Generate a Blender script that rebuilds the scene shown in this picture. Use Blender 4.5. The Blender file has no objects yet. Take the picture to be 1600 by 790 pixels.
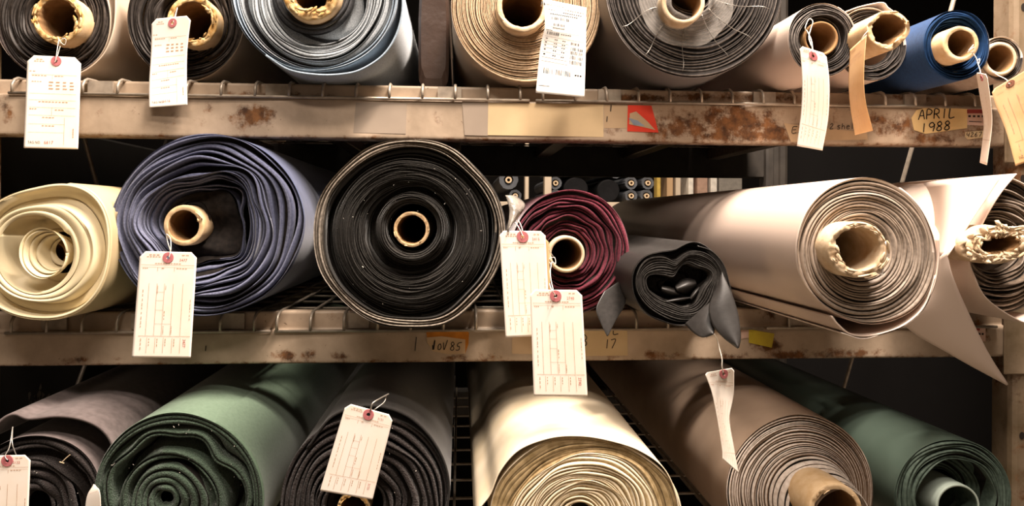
import bpy, math, random
import numpy as np
from mathutils import Vector, Matrix

# ------------------------------------------------------------------ camera
F = 1156.0                       # focal length in pixels of the 1600 px frame
YAW = math.radians(4.0); ROL = math.radians(0.24); HZ = 338.3; CAMZ = 1.5
fwd = np.array([math.sin(YAW), math.cos(YAW), 0.0])
rt0 = np.array([math.cos(YAW), -math.sin(YAW), 0.0]); up0 = np.array([0, 0, 1.0])
rgt = rt0 * math.cos(ROL) + up0 * math.sin(ROL)
upv = up0 * math.cos(ROL) - rt0 * math.sin(ROL)
scn = bpy.context.scene
COL = scn.collection
cd = bpy.data.cameras.new('camera'); cam = bpy.data.objects.new('camera', cd); COL.objects.link(cam)
cd.sensor_width = 36.0; cd.sensor_fit = 'HORIZONTAL'; cd.lens = F / 1600 * 36
cd.shift_y = -(395 - HZ) / 1600
cd.clip_start = 0.05; cd.clip_end = 50
M = Matrix(((rgt[0], upv[0], -fwd[0], 0), (rgt[1], upv[1], -fwd[1], 0), (rgt[2], upv[2], -fwd[2], CAMZ), (0, 0, 0, 1)))
cam.matrix_world = M
scn.camera = cam
scn.view_settings.view_transform = 'Standard'; scn.view_settings.look = 'None'
scn.view_settings.exposure = -0.05; scn.view_settings.gamma = 1.0
scn.view_settings.use_curve_mapping = False

w = bpy.data.worlds.new('world'); scn.world = w; w.use_nodes = True
w.node_tree.nodes['Background'].inputs[0].default_value = (1, .85, .7, 1)
w.node_tree.nodes['Background'].inputs[1].default_value = 0.02

def area(name, loc, target, sx, sy, power, col=(1, .80, .62)):
    l = bpy.data.lights.new(name, 'AREA'); l.shape = 'RECTANGLE'; l.size = sx; l.size_y = sy
    l.energy = power; l.color = col
    o = bpy.data.objects.new(name, l); COL.objects.link(o); o.location = loc
    o.rotation_euler = (Vector(target) - Vector(loc)).to_track_quat('-Z', 'Y').to_euler()
    return o
area('aisle_or_fill_lamp', (0.62, 0.74, 3.4), (0.4, 0.9, 1.4), 1.0, 0.12, 205, (1, .86, .74))
area('aisle_or_fill_lamp', (0.1, 0.12, 3.4), (0.1, 1.1, 1.4), 1.2, 0.16, 46, (1, .86, .74))  # added weaker fill, not a known fixture
area('aisle_or_fill_lamp', (-0.2, -0.7, 3.4), (0.0, 0.2, 0), 1.2, 0.2, 46, (1, .86, .74))  # added frontal fill aimed at the floor, not a known fixture
area('far_aisle_lamp', (0.5, 3.2, 3.4), (0.6, 4.3, 1.5), 1.6, 0.2, 60, (1, .84, .67))

# ------------------------------------------------------------------ helpers
def at(px, py, Y):
    """world point(s) seen at a photo pixel on the vertical plane y = Y"""
    px = np.asarray(px, float); py = np.asarray(py, float); Y = np.asarray(Y, float)
    a = (px - 800) / F; b = -(py - HZ) / F
    d = fwd + a[..., None] * rgt + b[..., None] * upv
    s = Y / d[..., 1]
    return d * s[..., None] + np.array([0, 0, CAMZ])
def A(px, py, Y): return at(px, py, Y)
def Yrest(px, py, z):
    p = at(px, py, 1.0); return float((z - CAMZ) / (p[2] - CAMZ))

def lin(h):
    h = h.lstrip('#'); c = [int(h[i:i + 2], 16) / 255 for i in (0, 2, 4)]
    return tuple((x / 12.92 if x <= .04045 else ((x + .055) / 1.055) ** 2.4) for x in c) + (1,)

def newmat(name):
    m = bpy.data.materials.new(name); m.use_nodes = True
    return m, m.node_tree, m.node_tree.nodes['Principled BSDF']
def mat(name, col, rough=.8, spec=.3, var=.25, vs=40, bump=0, bs=300, bd=.001, sheen=0, col2=None, coat=0, metal=0, trans=0, stretch=None, alpha=1, det=4):
    m, nt, b = newmat(name); N = nt.nodes; L = nt.links
    b.inputs['Roughness'].default_value = rough
    b.inputs['Specular IOR Level'].default_value = spec
    b.inputs['Metallic'].default_value = metal
    if sheen: b.inputs['Sheen Weight'].default_value = sheen; b.inputs['Sheen Roughness'].default_value = .4
    if coat: b.inputs['Coat Weight'].default_value = coat; b.inputs['Coat Roughness'].default_value = .25
    if trans: b.inputs['Transmission Weight'].default_value = trans
    if alpha < 1: b.inputs['Alpha'].default_value = alpha
    tc = N.new('ShaderNodeTexCoord'); src = tc.outputs['Object']
    if stretch:
        mp = N.new('ShaderNodeMapping'); mp.inputs['Scale'].default_value = stretch
        L.new(src, mp.inputs[0]); src = mp.outputs[0]
    n = N.new('ShaderNodeTexNoise'); n.inputs['Scale'].default_value = vs; n.inputs['Detail'].default_value = det
    L.new(src, n.inputs['Vector'])
    c1 = lin(col); c2 = lin(col2) if col2 else tuple(x * (1 - var) for x in c1[:3]) + (1,)
    r = N.new('ShaderNodeValToRGB'); r.color_ramp.elements[0].position = .32; r.color_ramp.elements[1].position = .66
    r.color_ramp.elements[0].color = c2; r.color_ramp.elements[1].color = c1
    L.new(n.outputs['Fac'], r.inputs[0]); L.new(r.outputs[0], b.inputs['Base Color'])
    if bump:
        n2 = N.new('ShaderNodeTexNoise'); n2.inputs['Scale'].default_value = bs; n2.inputs['Detail'].default_value = 5
        L.new(src, n2.inputs['Vector'])
        bm = N.new('ShaderNodeBump'); bm.inputs['Strength'].default_value = bump; bm.inputs['Distance'].default_value = bd
        L.new(n2.outputs['Fac'], bm.inputs['Height']); L.new(bm.outputs[0], b.inputs['Normal'])
    return m

def rust_metal(name, paint, paint2):
    """old painted steel; rust where the mesh attribute 'rust' says the spots are"""
    m, nt, b = newmat(name); N = nt.nodes; L = nt.links
    tc = N.new('ShaderNodeTexCoord')
    def noise(s, d=6, rg=.6):
        n = N.new('ShaderNodeTexNoise'); n.inputs['Scale'].default_value = s; n.inputs['Detail'].default_value = d
        n.inputs['Roughness'].default_value = rg; L.new(tc.outputs['Object'], n.inputs['Vector']); return n.outputs['Fac']
    def ramp(inp, p0, p1, c0, c1):
        r = N.new('ShaderNodeValToRGB'); r.color_ramp.elements[0].position = p0; r.color_ramp.elements[1].position = p1
        r.color_ramp.elements[0].color = c0; r.color_ramp.elements[1].color = c1; L.new(inp, r.inputs[0]); return r.outputs[0]
    def math_(op, a, bb):
        k = N.new('ShaderNodeMath'); k.operation = op; k.use_clamp = False
        for i, v in enumerate((a, bb)):
            if isinstance(v, (int, float)): k.inputs[i].default_value = v
            else: L.new(v, k.inputs[i])
        return k.outputs[0]
    base = ramp(noise(9), .35, .65, lin(paint2), lin(paint))
    rustc = ramp(noise(55, 8), .35, .7, lin('#3e2614'), lin('#84572f'))
    at_ = N.new('ShaderNodeAttribute'); at_.attribute_name = 'rust'
    s = math_('ADD', math_('MULTIPLY', at_.outputs['Fac'], 1.0), math_('MULTIPLY', math_('SUBTRACT', noise(38, 9, .72), .5), 2.6))
    k = ramp(s, .42, .85, (0, 0, 0, 1), (1, 1, 1, 1))
    chips = ramp(noise(120, 3), .70, .73, (0, 0, 0, 1), (.7, .7, .7, 1))
    mx = N.new('ShaderNodeMix'); mx.data_type = 'RGBA'; L.new(k, mx.inputs[0]); L.new(base, mx.inputs[6]); L.new(rustc, mx.inputs[7])
    mx2 = N.new('ShaderNodeMix'); mx2.data_type = 'RGBA'; L.new(chips, mx2.inputs[0]); L.new(mx.outputs[2], mx2.inputs[6]); mx2.inputs[7].default_value = lin('#5a4632')
    L.new(mx2.outputs[2], b.inputs['Base Color'])
    L.new(ramp(k, 0, 1, (.42, .42, .42, 1), (.9, .9, .9, 1)), b.inputs['Roughness'])
    b.inputs['Specular IOR Level'].default_value = .45
    bm = N.new('ShaderNodeBump'); bm.inputs['Strength'].default_value = .25; bm.inputs['Distance'].default_value = .001
    L.new(noise(70), bm.inputs['Height']); L.new(bm.outputs[0], b.inputs['Normal'])
    return m

def link(name, me, mats, parent=None, loc=None, smooth=False):
    o = bpy.data.objects.new(name, me); COL.objects.link(o)
    for m in (mats if isinstance(mats, (list, tuple)) else [mats]): me.materials.append(m)
    if smooth: me.polygons.foreach_set('use_smooth', np.ones(len(me.polygons), bool))
    if parent is not None: o.parent = parent
    elif loc is not None: o.location = loc
    return o
def origin(parent): return np.array(parent.location) if parent is not None else np.zeros(3)
def mk(name, V, Fc, mats, parent=None, mi=None, smooth=False, attr=None, org=None):
    """verts are world points; stored relative to the thing's origin"""
    V = np.asarray(V, float).reshape(-1, 3)
    o_ = origin(parent)
    loc = None
    if parent is None:
        loc = np.array([V[:, 0].mean(), V[:, 1].mean(), V[:, 2].min()]) if org is None else np.array(org); o_ = loc
    V = V - o_
    me = bpy.data.meshes.new(name)
    if isinstance(Fc, np.ndarray):
        n = Fc.shape[1]; me.vertices.add(len(V)); me.vertices.foreach_set('co', V.astype(np.float32).ravel())
        me.loops.add(Fc.size); me.loops.foreach_set('vertex_index', Fc.astype(np.int32).ravel())
        me.polygons.add(len(Fc)); me.polygons.foreach_set('loop_start', np.arange(0, Fc.size, n, dtype=np.int32))
        me.update(calc_edges=True)
    else:
        me.from_pydata([tuple(v) for v in V], [], [tuple(int(i) for i in f) for f in Fc]); me.update()
    if mi is not None: me.polygons.foreach_set('material_index', np.asarray(mi, np.int32))
    if attr is not None:
        a_ = me.attributes.new('rust', 'FLOAT', 'POINT'); a_.data.foreach_set('value', np.asarray(attr, np.float32))
    me.validate(clean_customdata=False)
    return link(name, me, mats, parent, loc, smooth)
def thing(name, label, cat, loc, group=None):
    o = bpy.data.objects.new(name, None); COL.objects.link(o); o.location = Vector(loc); o.empty_display_size = .05
    o['label'] = label; o['category'] = cat
    if group: o['group'] = group
    return o
def tag_(o, label, cat, group=None):
    o['label'] = label; o['category'] = cat
    if group: o['group'] = group
    return o
def struct(o): o['kind'] = 'structure'; return o

class MB:
    def __init__(s): s.V = []; s.F = []; s.n = 0
    def add(s, V, Fc):
        V = np.asarray(V, float).reshape(-1, 3)
        s.V.append(V); s.F += [tuple(int(i) + s.n for i in f) for f in Fc]; s.n += len(V)
    def box(s, x0, x1, y0, y1, z0, z1, bev=0):
        if bev:
            e = bev
            prof = [(x0 + e, z0), (x1 - e, z0), (x1, z0 + e), (x1, z1 - e), (x1 - e, z1), (x0 + e, z1), (x0, z1 - e), (x0, z0 + e)]
            prof2 = [(x0 + e * 2, z0 + e), (x1 - e * 2, z0 + e), (x1 - e, z0 + e * 2), (x1 - e, z1 - e * 2), (x1 - e * 2, z1 - e), (x0 + e * 2, z1 - e), (x0 + e, z1 - e * 2), (x0 + e, z0 + e * 2)]
            rings = [[(x, y0, z) for x, z in prof2], [(x, y0 + e, z) for x, z in prof], [(x, y1 - e, z) for x, z in prof], [(x, y1, z) for x, z in prof2]]
            V = [v for r in rings for v in r]; Fc = [tuple(range(8)), tuple(range(31, 23, -1))]
            for k in range(3):
                for j in range(8): Fc.append((k * 8 + j, (k + 1) * 8 + j, (k + 1) * 8 + (j + 1) % 8, k * 8 + (j + 1) % 8))
            s.add(V, Fc); return
        V = [(x, y, z) for x in (x0, x1) for y in (y0, y1) for z in (z0, z1)]
        s.add(V, [(0, 1, 3, 2), (4, 6, 7, 5), (0, 4, 5, 1), (2, 3, 7, 6), (0, 2, 6, 4), (1, 5, 7, 3)])
    def tube(s, P, r, n=8, cap=True):
        P = np.asarray(P, float); T = np.gradient(P, axis=0); T /= np.linalg.norm(T, axis=1)[:, None] + 1e-12
        up = np.array([0, 0, 1.0]) if abs(T[0][2]) < .9 else np.array([0, 1.0, 0])
        a = np.cross(T[0], up); a /= np.linalg.norm(a); V = []
        for p, t in zip(P, T):
            a = a - t * a.dot(t); a /= np.linalg.norm(a) + 1e-12; b = np.cross(t, a)
            for k in range(n):
                th = 2 * math.pi * k / n; V.append(p + r * (a * math.cos(th) + b * math.sin(th)))
        Fc = []
        for i in range(len(P) - 1):
            for k in range(n): Fc.append((i * n + k, i * n + (k + 1) % n, (i + 1) * n + (k + 1) % n, (i + 1) * n + k))
        if cap: Fc += [tuple(range(n))[::-1], tuple((len(P) - 1) * n + k for k in range(n))]
        s.add(V, Fc)
    def ribbon(s, P2, wd, f):
        """stroke of width wd along 2-D points; f maps 2-D (x,y) to 3-D"""
        P = np.asarray(P2, float)
        if len(P) < 2: return
        T = np.gradient(P, axis=0); L = np.linalg.norm(T, axis=1)[:, None] + 1e-9; Nn = np.stack([-T[:, 1], T[:, 0]], 1) / L
        P = P.copy(); a = P + Nn * wd / 2; b = P - Nn * wd / 2
        V = [f(x, y) for x, y in a] + [f(x, y) for x, y in b]; n = len(P)
        s.add(V, [(i, i + 1, n + i + 1, n + i) for i in range(n - 1)])
    def build(s, name, mats, parent=None, smooth=False, **k):
        return mk(name, np.concatenate(s.V), s.F, mats, parent, smooth=smooth, **k)

def cat_(P, n=8):
    """Catmull-Rom through open points"""
    P = np.asarray(P, float); Q = np.vstack([2 * P[0] - P[1], P, 2 * P[-1] - P[-2]]); out = []
    for i in range(1, len(Q) - 2):
        for k in range(n):
            t = k / n; p0, p1, p2, p3 = Q[i - 1], Q[i], Q[i + 1], Q[i + 2]
            out.append(.5 * ((2 * p1) + (-p0 + p2) * t + (2 * p0 - 5 * p1 + 4 * p2 - p3) * t * t + (-p0 + 3 * p1 - 3 * p2 + p3) * t ** 3))
    out.append(P[-1]); return np.array(out)
def per_(tab, th):
    """periodic Catmull-Rom of a table given at equal angles"""
    if np.isscalar(tab): return np.full_like(th, float(tab))
    t = np.asarray(tab, float); n = len(t); x = (th / (2 * np.pi) * n) % n; i = np.floor(x).astype(int); f = x - i
    p0, p1, p2, p3 = t[(i - 1) % n], t[i % n], t[(i + 1) % n], t[(i + 2) % n]
    return .5 * ((2 * p1) + (-p0 + p2) * f + (2 * p0 - 5 * p1 + 4 * p2 - p3) * f * f + (-p0 + 3 * p1 - 3 * p2 + p3) * f ** 3)

# ------------------------------------------------------------------ levels (metres)
YB = 1.25                                   # front face of the shelf beams
def zb(py, x=800): return float(at(x, py, YB)[2])
UP = dict(bot=zb(219.5), ledge=zb(158), top=zb(133), deck=zb(129))
LO = dict(bot=zb(564.5), ledge=zb(515.5), top=zb(487), deck=zb(484))
dz = UP['deck'] - LO['deck']
BO = {k: v - dz for k, v in LO.items()}
XL = float(at(-26, 400, YB)[0]); XR = float(at(1580, 400, YB)[0]); YR = 2.32
print('levels', UP, LO, BO, XL, XR)

# ------------------------------------------------------------------ materials
m_beam = rust_metal('painted_beam_steel', '#b5a08a', '#8f7d69')
m_post = rust_metal('painted_post_steel', '#93806b', '#66563f')
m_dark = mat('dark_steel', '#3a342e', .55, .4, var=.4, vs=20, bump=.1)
m_wire = mat('galvanised_wire', '#a99c8c', .42, .5, var=.35, vs=60, metal=.35)
m_conc = mat('concrete', '#7a7267', .85, .2, var=.3, vs=3, bump=.2, bs=60)
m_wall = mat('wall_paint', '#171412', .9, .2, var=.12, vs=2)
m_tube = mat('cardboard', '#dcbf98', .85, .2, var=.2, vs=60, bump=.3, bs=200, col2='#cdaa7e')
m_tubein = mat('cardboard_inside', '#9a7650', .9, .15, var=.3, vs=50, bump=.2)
m_tubep = mat('pale_paper_core', '#dac4a6', .85, .2, var=.15, vs=60, bump=.3, bs=200, col2='#c2a683')
m_torn = mat('torn_cardboard', '#dcc090', .95, .1, var=.3, vs=90, bump=.6, bs=250, col2='#b98c4e')
m_paper = mat('tag_paper', '#fbf1e6', .7, .25, var=.05, vs=14, col2='#f6e6d2')
m_kraft = mat('manila_paper', '#d6b084', .75, .2, var=.1, vs=18, col2='#c89d6c')
m_label = mat('label_paper', '#faf3ec', .6, .3, var=.04, vs=12)
m_ring = mat('tag_ring', '#c9787a', .8, .2, var=.2, vs=200)
m_ringd = mat('tag_ring_brown', '#8a5a48', .8, .2, var=.2, vs=200)
m_print = mat('tag_print', '#cba284', .9, .1, var=.2, vs=300)
m_red = mat('tag_number_ink', '#c4685c', .9, .1, var=.3, vs=400)
m_ink = mat('black_ink', '#2a2420', .8, .2, var=.1)
m_string = mat('cotton_string', '#e8dfd2', .9, .2, var=.2, vs=500)
m_swire = mat('tie_wire', '#9a948c', .35, .6, metal=.7)

# ------------------------------------------------------------------ setting
def slab(name, x0, x1, y0, y1, z0, z1, m): b = MB(); b.box(x0, x1, y0, y1, z0, z1); return struct(b.build(name, m))
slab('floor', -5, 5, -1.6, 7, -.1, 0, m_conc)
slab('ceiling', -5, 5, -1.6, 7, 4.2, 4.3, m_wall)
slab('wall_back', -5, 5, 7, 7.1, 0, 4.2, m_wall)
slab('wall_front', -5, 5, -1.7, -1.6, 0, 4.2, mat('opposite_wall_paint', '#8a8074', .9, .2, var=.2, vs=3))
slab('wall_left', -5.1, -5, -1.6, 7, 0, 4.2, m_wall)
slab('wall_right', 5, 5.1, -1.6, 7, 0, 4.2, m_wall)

# ------------------------------------------------------------------ writing helpers
STROKES = {
 'A': [[(0, 0), (.5, 1), (1, 0)], [(.2, .4), (.85, .4)]], 'P': [[(.1, 0), (.1, 1), (.7, .95), (.9, .75), (.7, .5), (.1, .45)]],
 'R': [[(.1, 0), (.1, 1), (.7, .95), (.85, .75), (.7, .55), (.1, .48)], [(.4, .48), (1, 0)]], 'I': [[(.5, 0), (.5, 1)]],
 'L': [[(.15, 1), (.15, .02), (1, .06)]], '1': [[(.5, 0), (.5, 1)]],
 '9': [[(.9, .7), (.6, .98), (.2, .9), (.12, .65), (.4, .48), (.85, .62), (.92, .8), (.88, .4), (.75, 0)]],
 '8': [[(.8, .8), (.5, 1), (.15, .82), (.35, .58), (.75, .38), (.8, .12), (.45, 0), (.1, .15), (.3, .45), (.75, .65), (.8, .8)]],
 'N': [[(.05, .5), (.2, 0), (.45, 1), (.42, .0)]], 'O': [[(.6, .62), (.2, .5), (.1, .1), (.5, 0), (.8, .25), (.6, .62)]],
 'V': [[(.0, .75), (.3, 0), (.9, 1)]], '5': [[(1.3, .95), (.5, .85), (.35, .5), (.8, .45), (.8, .1), (.3, 0), (.1, .1)]],
 'E': [[(1, 1), (.15, .95), (.1, 0), (.95, .05)], [(.15, .5), (.8, .52)]], 'X': [[(.05, 0), (.9, 1)], [(.1, .9), (.9, .05)]],
 '2': [[(.1, .8), (.5, 1), (.8, .75), (.1, .05), (1, .1)]],
 's': [[(.8, .6), (.3, .6), (.25, .4), (.75, .25), (.6, .02), (.1, .05)]], 'h': [[(.15, 1.0), (.15, 0)], [(.15, .4), (.5, .6), (.75, .45), (.8, 0)]],
 'e': [[(.15, .35), (.8, .4), (.65, .62), (.25, .55), (.15, .2), (.45, 0), (.9, .1)]], 'l': [[(.4, 0), (.4, 1.05)]],
 'v': [[(.05, .6), (.4, 0), (.85, .65)]], '4': [[(.15, 1), (.1, .45), (.9, .5)], [(.8, 1), (.7, 0)]],
 '6': [[(.8, 1), (.25, .6), (.15, .15), (.5, 0), (.8, .25), (.5, .5), (.2, .3)]], '7': [[(.05, .95), (.95, 1), (.4, 0)]],
 'B': [[(.1, 0), (.12, 1), (.75, .85), (.7, .55), (.2, .5), (.85, .35), (.8, .05), (.1, 0)]], 'z': [[(.1, .55), (.8, .6), (.1, .05), (.9, .05)]],
}
def hand(name, text, px, py, hpx, wpx, gap, slope, Y, wd, m, parent, slant=.1):
    """handwriting at a photo pixel on the plane y=Y; px,py = lower left"""
    b = MB(); x = px
    for ch in text:
        if ch == ' ': x += wpx * .7; continue
        for st in STROKES[ch]:
            P = cat_(st, 6) if len(st) > 2 else np.array([st[0], (np.array(st[0]) + np.array(st[1])) / 2, st[1]])
            P = np.array([(x + a * wpx + c * slant * hpx, py - c * hpx + slope * (x + a * wpx - px)) for a, c in P])
            b.ribbon(P, wd, lambda u, v: at(u, v, Y))
        x += wpx + gap
    return b.build(name, m, parent)
_fc = {}
def glyphs(s, bold=False):
    """2-D mesh of printed text: verts (x, y) with cap height ~1"""
    if s in _fc: return _fc[s]
    c = bpy.data.curves.new('t', 'FONT'); c.body = s; c.size = 1.4; c.resolution_u = 2
    if bold: c.offset = .02
    o = bpy.data.objects.new('t', c); COL.objects.link(o); bpy.context.view_layer.update()
    me = o.evaluated_get(bpy.context.evaluated_depsgraph_get()).to_mesh()
    V = np.array([v.co[:2] for v in me.vertices]); Fc = [tuple(p.vertices) for p in me.polygons]
    o.evaluated_get(bpy.context.evaluated_depsgraph_get()).to_mesh_clear()
    bpy.data.objects.remove(o); bpy.data.curves.remove(c)
    _fc[s] = (V, Fc); return V, Fc
def decal(name, poly, Y, m, parent, th=.0005, lab=None):
    P = [(x, y) for x, y in poly]; n = len(P)
    V = [at(x, y, Y - th) for x, y in P] + [at(x, y, Y) for x, y in P]
    Fc = [tuple(range(n)), tuple(range(2 * n - 1, n - 1, -1))] + [(i, i + n, (i + 1) % n + n, (i + 1) % n) for i in range(n)]
    o = mk(name, V, Fc, m, parent)
    if lab: o['label'] = lab
    return o

# ------------------------------------------------------------------ rack: posts, beams, decks
def spots_attr(X, Z, spots, ytest):
    r = np.zeros_like(X)
    for (px, py, rx, ry, s) in spots:
        c = at(px, py, ytest); k = ytest / F
        r = np.maximum(r, s * np.exp(-(((X - c[0]) / (rx * k)) ** 2 + ((Z - c[2]) / (ry * k)) ** 2)))
    return r
def beam(label, lv, spots, x0=XL, x1=XR, nx=420):
    """step beam: main box, recessed ledge above it"""
    t = thing('shelf_beam', label, 'shelf beam', ((x0 + x1) / 2, YB, lv['bot']))
    z0, z1, z2 = lv['bot'], lv['ledge'], lv['top']
    rs = .022; e = .003
    prof = [(YB + .045, z0 + e * 2), (YB + .045 - e, z0), (YB + e, z0), (YB + e * .3, z0 + e * .3), (YB, z0 + e)]
    nf = 16
    prof += [(YB, z0 + e + (z1 - z0 - 2 * e) * k / nf) for k in range(1, nf + 1)]
    prof += [(YB + e * .3, z1 - e * .3), (YB + e, z1)] + [(YB + rs - .002, z1), (YB + rs, z1 + .002)]
    prof += [(YB + rs, z1 + .002 + (z2 - z1 - .004) * k / 8) for k in range(1, 9)] + [(YB + rs + .002, z2), (YB + .05, z2), (YB + .05, z0 + e * 2)]
    prof = np.array(prof); n = len(prof); xs = np.linspace(x0, x1, nx)
    V = np.zeros((nx, n, 3)); V[:, :, 0] = xs[:, None]; V[:, :, 1] = prof[None, :, 0]; V[:, :, 2] = prof[None, :, 1]
    rng = np.random.RandomState(int(z0 * 1000) % 997)
    V[:, :, 1] += 0.0006 * np.sin(xs * 14 + 1)[:, None]
    i, j = np.meshgrid(np.arange(nx - 1), np.arange(n - 1), indexing='ij')
    Fc = np.stack([i * n + j, (i + 1) * n + j, (i + 1) * n + j + 1, i * n + j + 1], -1).reshape(-1, 4)
    r = spots_attr(V[:, :, 0].ravel(), V[:, :, 2].ravel(), spots, YB)
    edge = np.exp(-((V[:, :, 2].ravel() - z0) / .006) ** 2) * .55
    r = np.maximum(r, edge) + .04
    o = mk('beam_body', V.reshape(-1, 3), Fc, m_beam, t, attr=r)
    return t
up_spots = [(395, 182, 34, 22, 1.0), (325, 175, 18, 26, .55), (270, 178, 16, 20, .5), (180, 175, 40, 8, .35), (1060, 200, 75, 24, .9), (1150, 190, 90, 34, 1.0), (1100, 175, 120, 14, .55), (1180, 212, 120, 14, 1.0), (1430, 205, 110, 18, .6), (1520, 185, 50, 30, .6),
            (1220, 205, 60, 16, .95), (1000, 150, 60, 8, .9), (1100, 148, 60, 8, .9), (1190, 150, 90, 8, .9), (1390, 195, 60, 22, .85), (1460, 215, 60, 12, .9), (1530, 200, 40, 30, .8),
            (1420, 148, 60, 8, .8), (480, 147, 80, 8, .5), (380, 145, 60, 8, .6), (950, 205, 30, 10, .7), (680, 190, 60, 12, .25), (1320, 180, 60, 30, .4), (10, 170, 12, 40, .6)]
lo_spots = [(445, 556, 26, 10, .95), (480, 553, 16, 9, .8), (530, 556, 20, 7, .7), (120, 562, 26, 6, .6), (180, 560, 20, 6, .6), (20, 563, 20, 5, .5), (560, 493, 50, 9, .8), (600, 495, 30, 8, .6),
            (710, 558, 26, 8, .7), (770, 558, 26, 6, .6), (820, 560, 20, 5, .5), (1200, 540, 36, 14, .9), (1150, 556, 30, 8, .8), (1225, 555, 40, 10, .95), (1310, 552, 60, 10, .95),
            (1210, 492, 24, 12, .7), (1260, 500, 24, 12, .6), (1020, 554, 30, 8, .7), (1060, 556, 26, 8, .8), (1370, 550, 30, 8, .6), (1400, 556, 50, 7, .6), (1540, 520, 14, 40, .7), (960, 556, 26, 6, .6)]
bt = beam('upper painted steel shelf beam with APRIL 1988 note and rust', UP, up_spots)
bl = beam('middle painted steel shelf beam with orange dated sticker and yellow tape', LO, lo_spots)
bb = beam('lowest painted steel shelf beam under the bottom row of rolls', BO, [], nx=60)
for lv, nm in ((UP, 'upper'), (LO, 'middle'), (BO, 'lowest')):
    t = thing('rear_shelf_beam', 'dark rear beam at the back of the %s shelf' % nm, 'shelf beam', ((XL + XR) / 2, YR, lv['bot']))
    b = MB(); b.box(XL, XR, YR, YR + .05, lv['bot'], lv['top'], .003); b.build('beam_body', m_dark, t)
# posts
def post(t, x0, y0, mt, w_=.075, d_=.05, z1=3.0, holes=True):
    n = 120; zs = np.linspace(0, z1, n)
    pr = [(x0 + .02, y0 + d_), (x0, y0 + d_), (x0, y0 + .012), (x0 + .003, y0 + .004), (x0 + .01, y0), (x0 + .026, y0), (x0 + .030, y0 + .006), (x0 + w_ - .030, y0 + .006), (x0 + w_ - .026, y0), (x0 + w_ - .01, y0), (x0 + w_, y0 + .006), (x0 + w_, y0 + d_), (x0 + w_ - .02, y0 + d_)]
    pr = np.array(pr); m = len(pr); V = np.zeros((n, m, 3)); V[:, :, 0] = pr[None, :, 0]; V[:, :, 1] = pr[None, :, 1]; V[:, :, 2] = zs[:, None]
    i, j = np.meshgrid(np.arange(n - 1), np.arange(m - 1), indexing='ij')
    Fc = [tuple(f) for f in np.stack([i * m + j, (i + 1) * m + j, (i + 1) * m + j + 1, i * m + j + 1], -1).reshape(-1, 4)]
    rng = np.random.RandomState(int(abs(x0) * 100)); r = .48 + .25 * np.sin(zs * 9 + 1)[:, None] * np.ones((1, m)) + rng.rand(n, m) * .2
    V = list(V.reshape(-1, 3)); r = list(r.ravel()); mi = [0] * len(Fc)
    b = MB(); b.box(x0 - .01, x0 + w_ + .01, y0 - .01, y0 + d_ + .01, 0.0, .006)
    h = [np.concatenate(b.V)]; k0 = len(V); V += list(h[0]); r += [.5] * len(h[0]); Fc += [tuple(q + k0 for q in f) for f in b.F]; mi += [0] * len(b.F)
    if holes:
        for z in np.arange(.2, z1 - .1, .1524):
            a = np.linspace(0, 2 * np.pi, 13)[:-1]; k0 = len(V)
            V += [(x0 + .018 + .005 * math.cos(q), y0 - .0007, z + .007 * math.sin(q)) for q in a]; r += [0] * 12; Fc.append(tuple(range(k0, k0 + 12))); mi.append(1)
    return mk('post', V, Fc, [mt, m_ink], t, mi=mi, attr=r)
pw = .075
def yz(x, y0, z0, y1, z1): return [(x, y0, z0 + CAMZ), (x, (y0 + y1) / 2, (z0 + z1) / 2 + CAMZ), (x, y1, z1 + CAMZ)]
def frame(label, x0, rods):
    t = thing('upright_frame', label, 'rack frame', (x0 + pw / 2, YB, 0))
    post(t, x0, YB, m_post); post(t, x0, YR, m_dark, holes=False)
    for k in rods: b = MB(); b.tube(k, .0045, 10); b.build('brace_rod', m_wire, t, smooth=True)
    for z in (.25, 2.6): b = MB(); b.box(x0 + .02, x0 + .05, YB + .05, YR, z, z + .03, .003); b.build('cross_brace', m_dark, t)
frame('rusty right upright frame of the rack beside the pale hanging flap', XR + .003, [yz(XR + .02, YB + .045, .735, YR + .01, -1.42)])
frame('left upright frame of the rack with thin crossing brace rods', XL - .003 - pw, [yz(XL - .020, YB + .045, .70, YR + .01, -1.077), yz(XL - .031, YB + .045, -.735, YR + .01, .513)])
for t, lv in ((bt, UP), (bl, LO), (bb, BO)):
    for x0, s in ((XR - .004, 1), (XL + .004, -1)):
        b = MB(); xa, xb_ = (x0 - .012, x0 + .045) if s > 0 else (x0 - .045, x0 + .012)
        b.box(xa, xb_, YB - .006, YB - .001, lv['bot'] - .03, lv['top'] + .012, .0015); b.build('end_connector', m_post, t)

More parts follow.
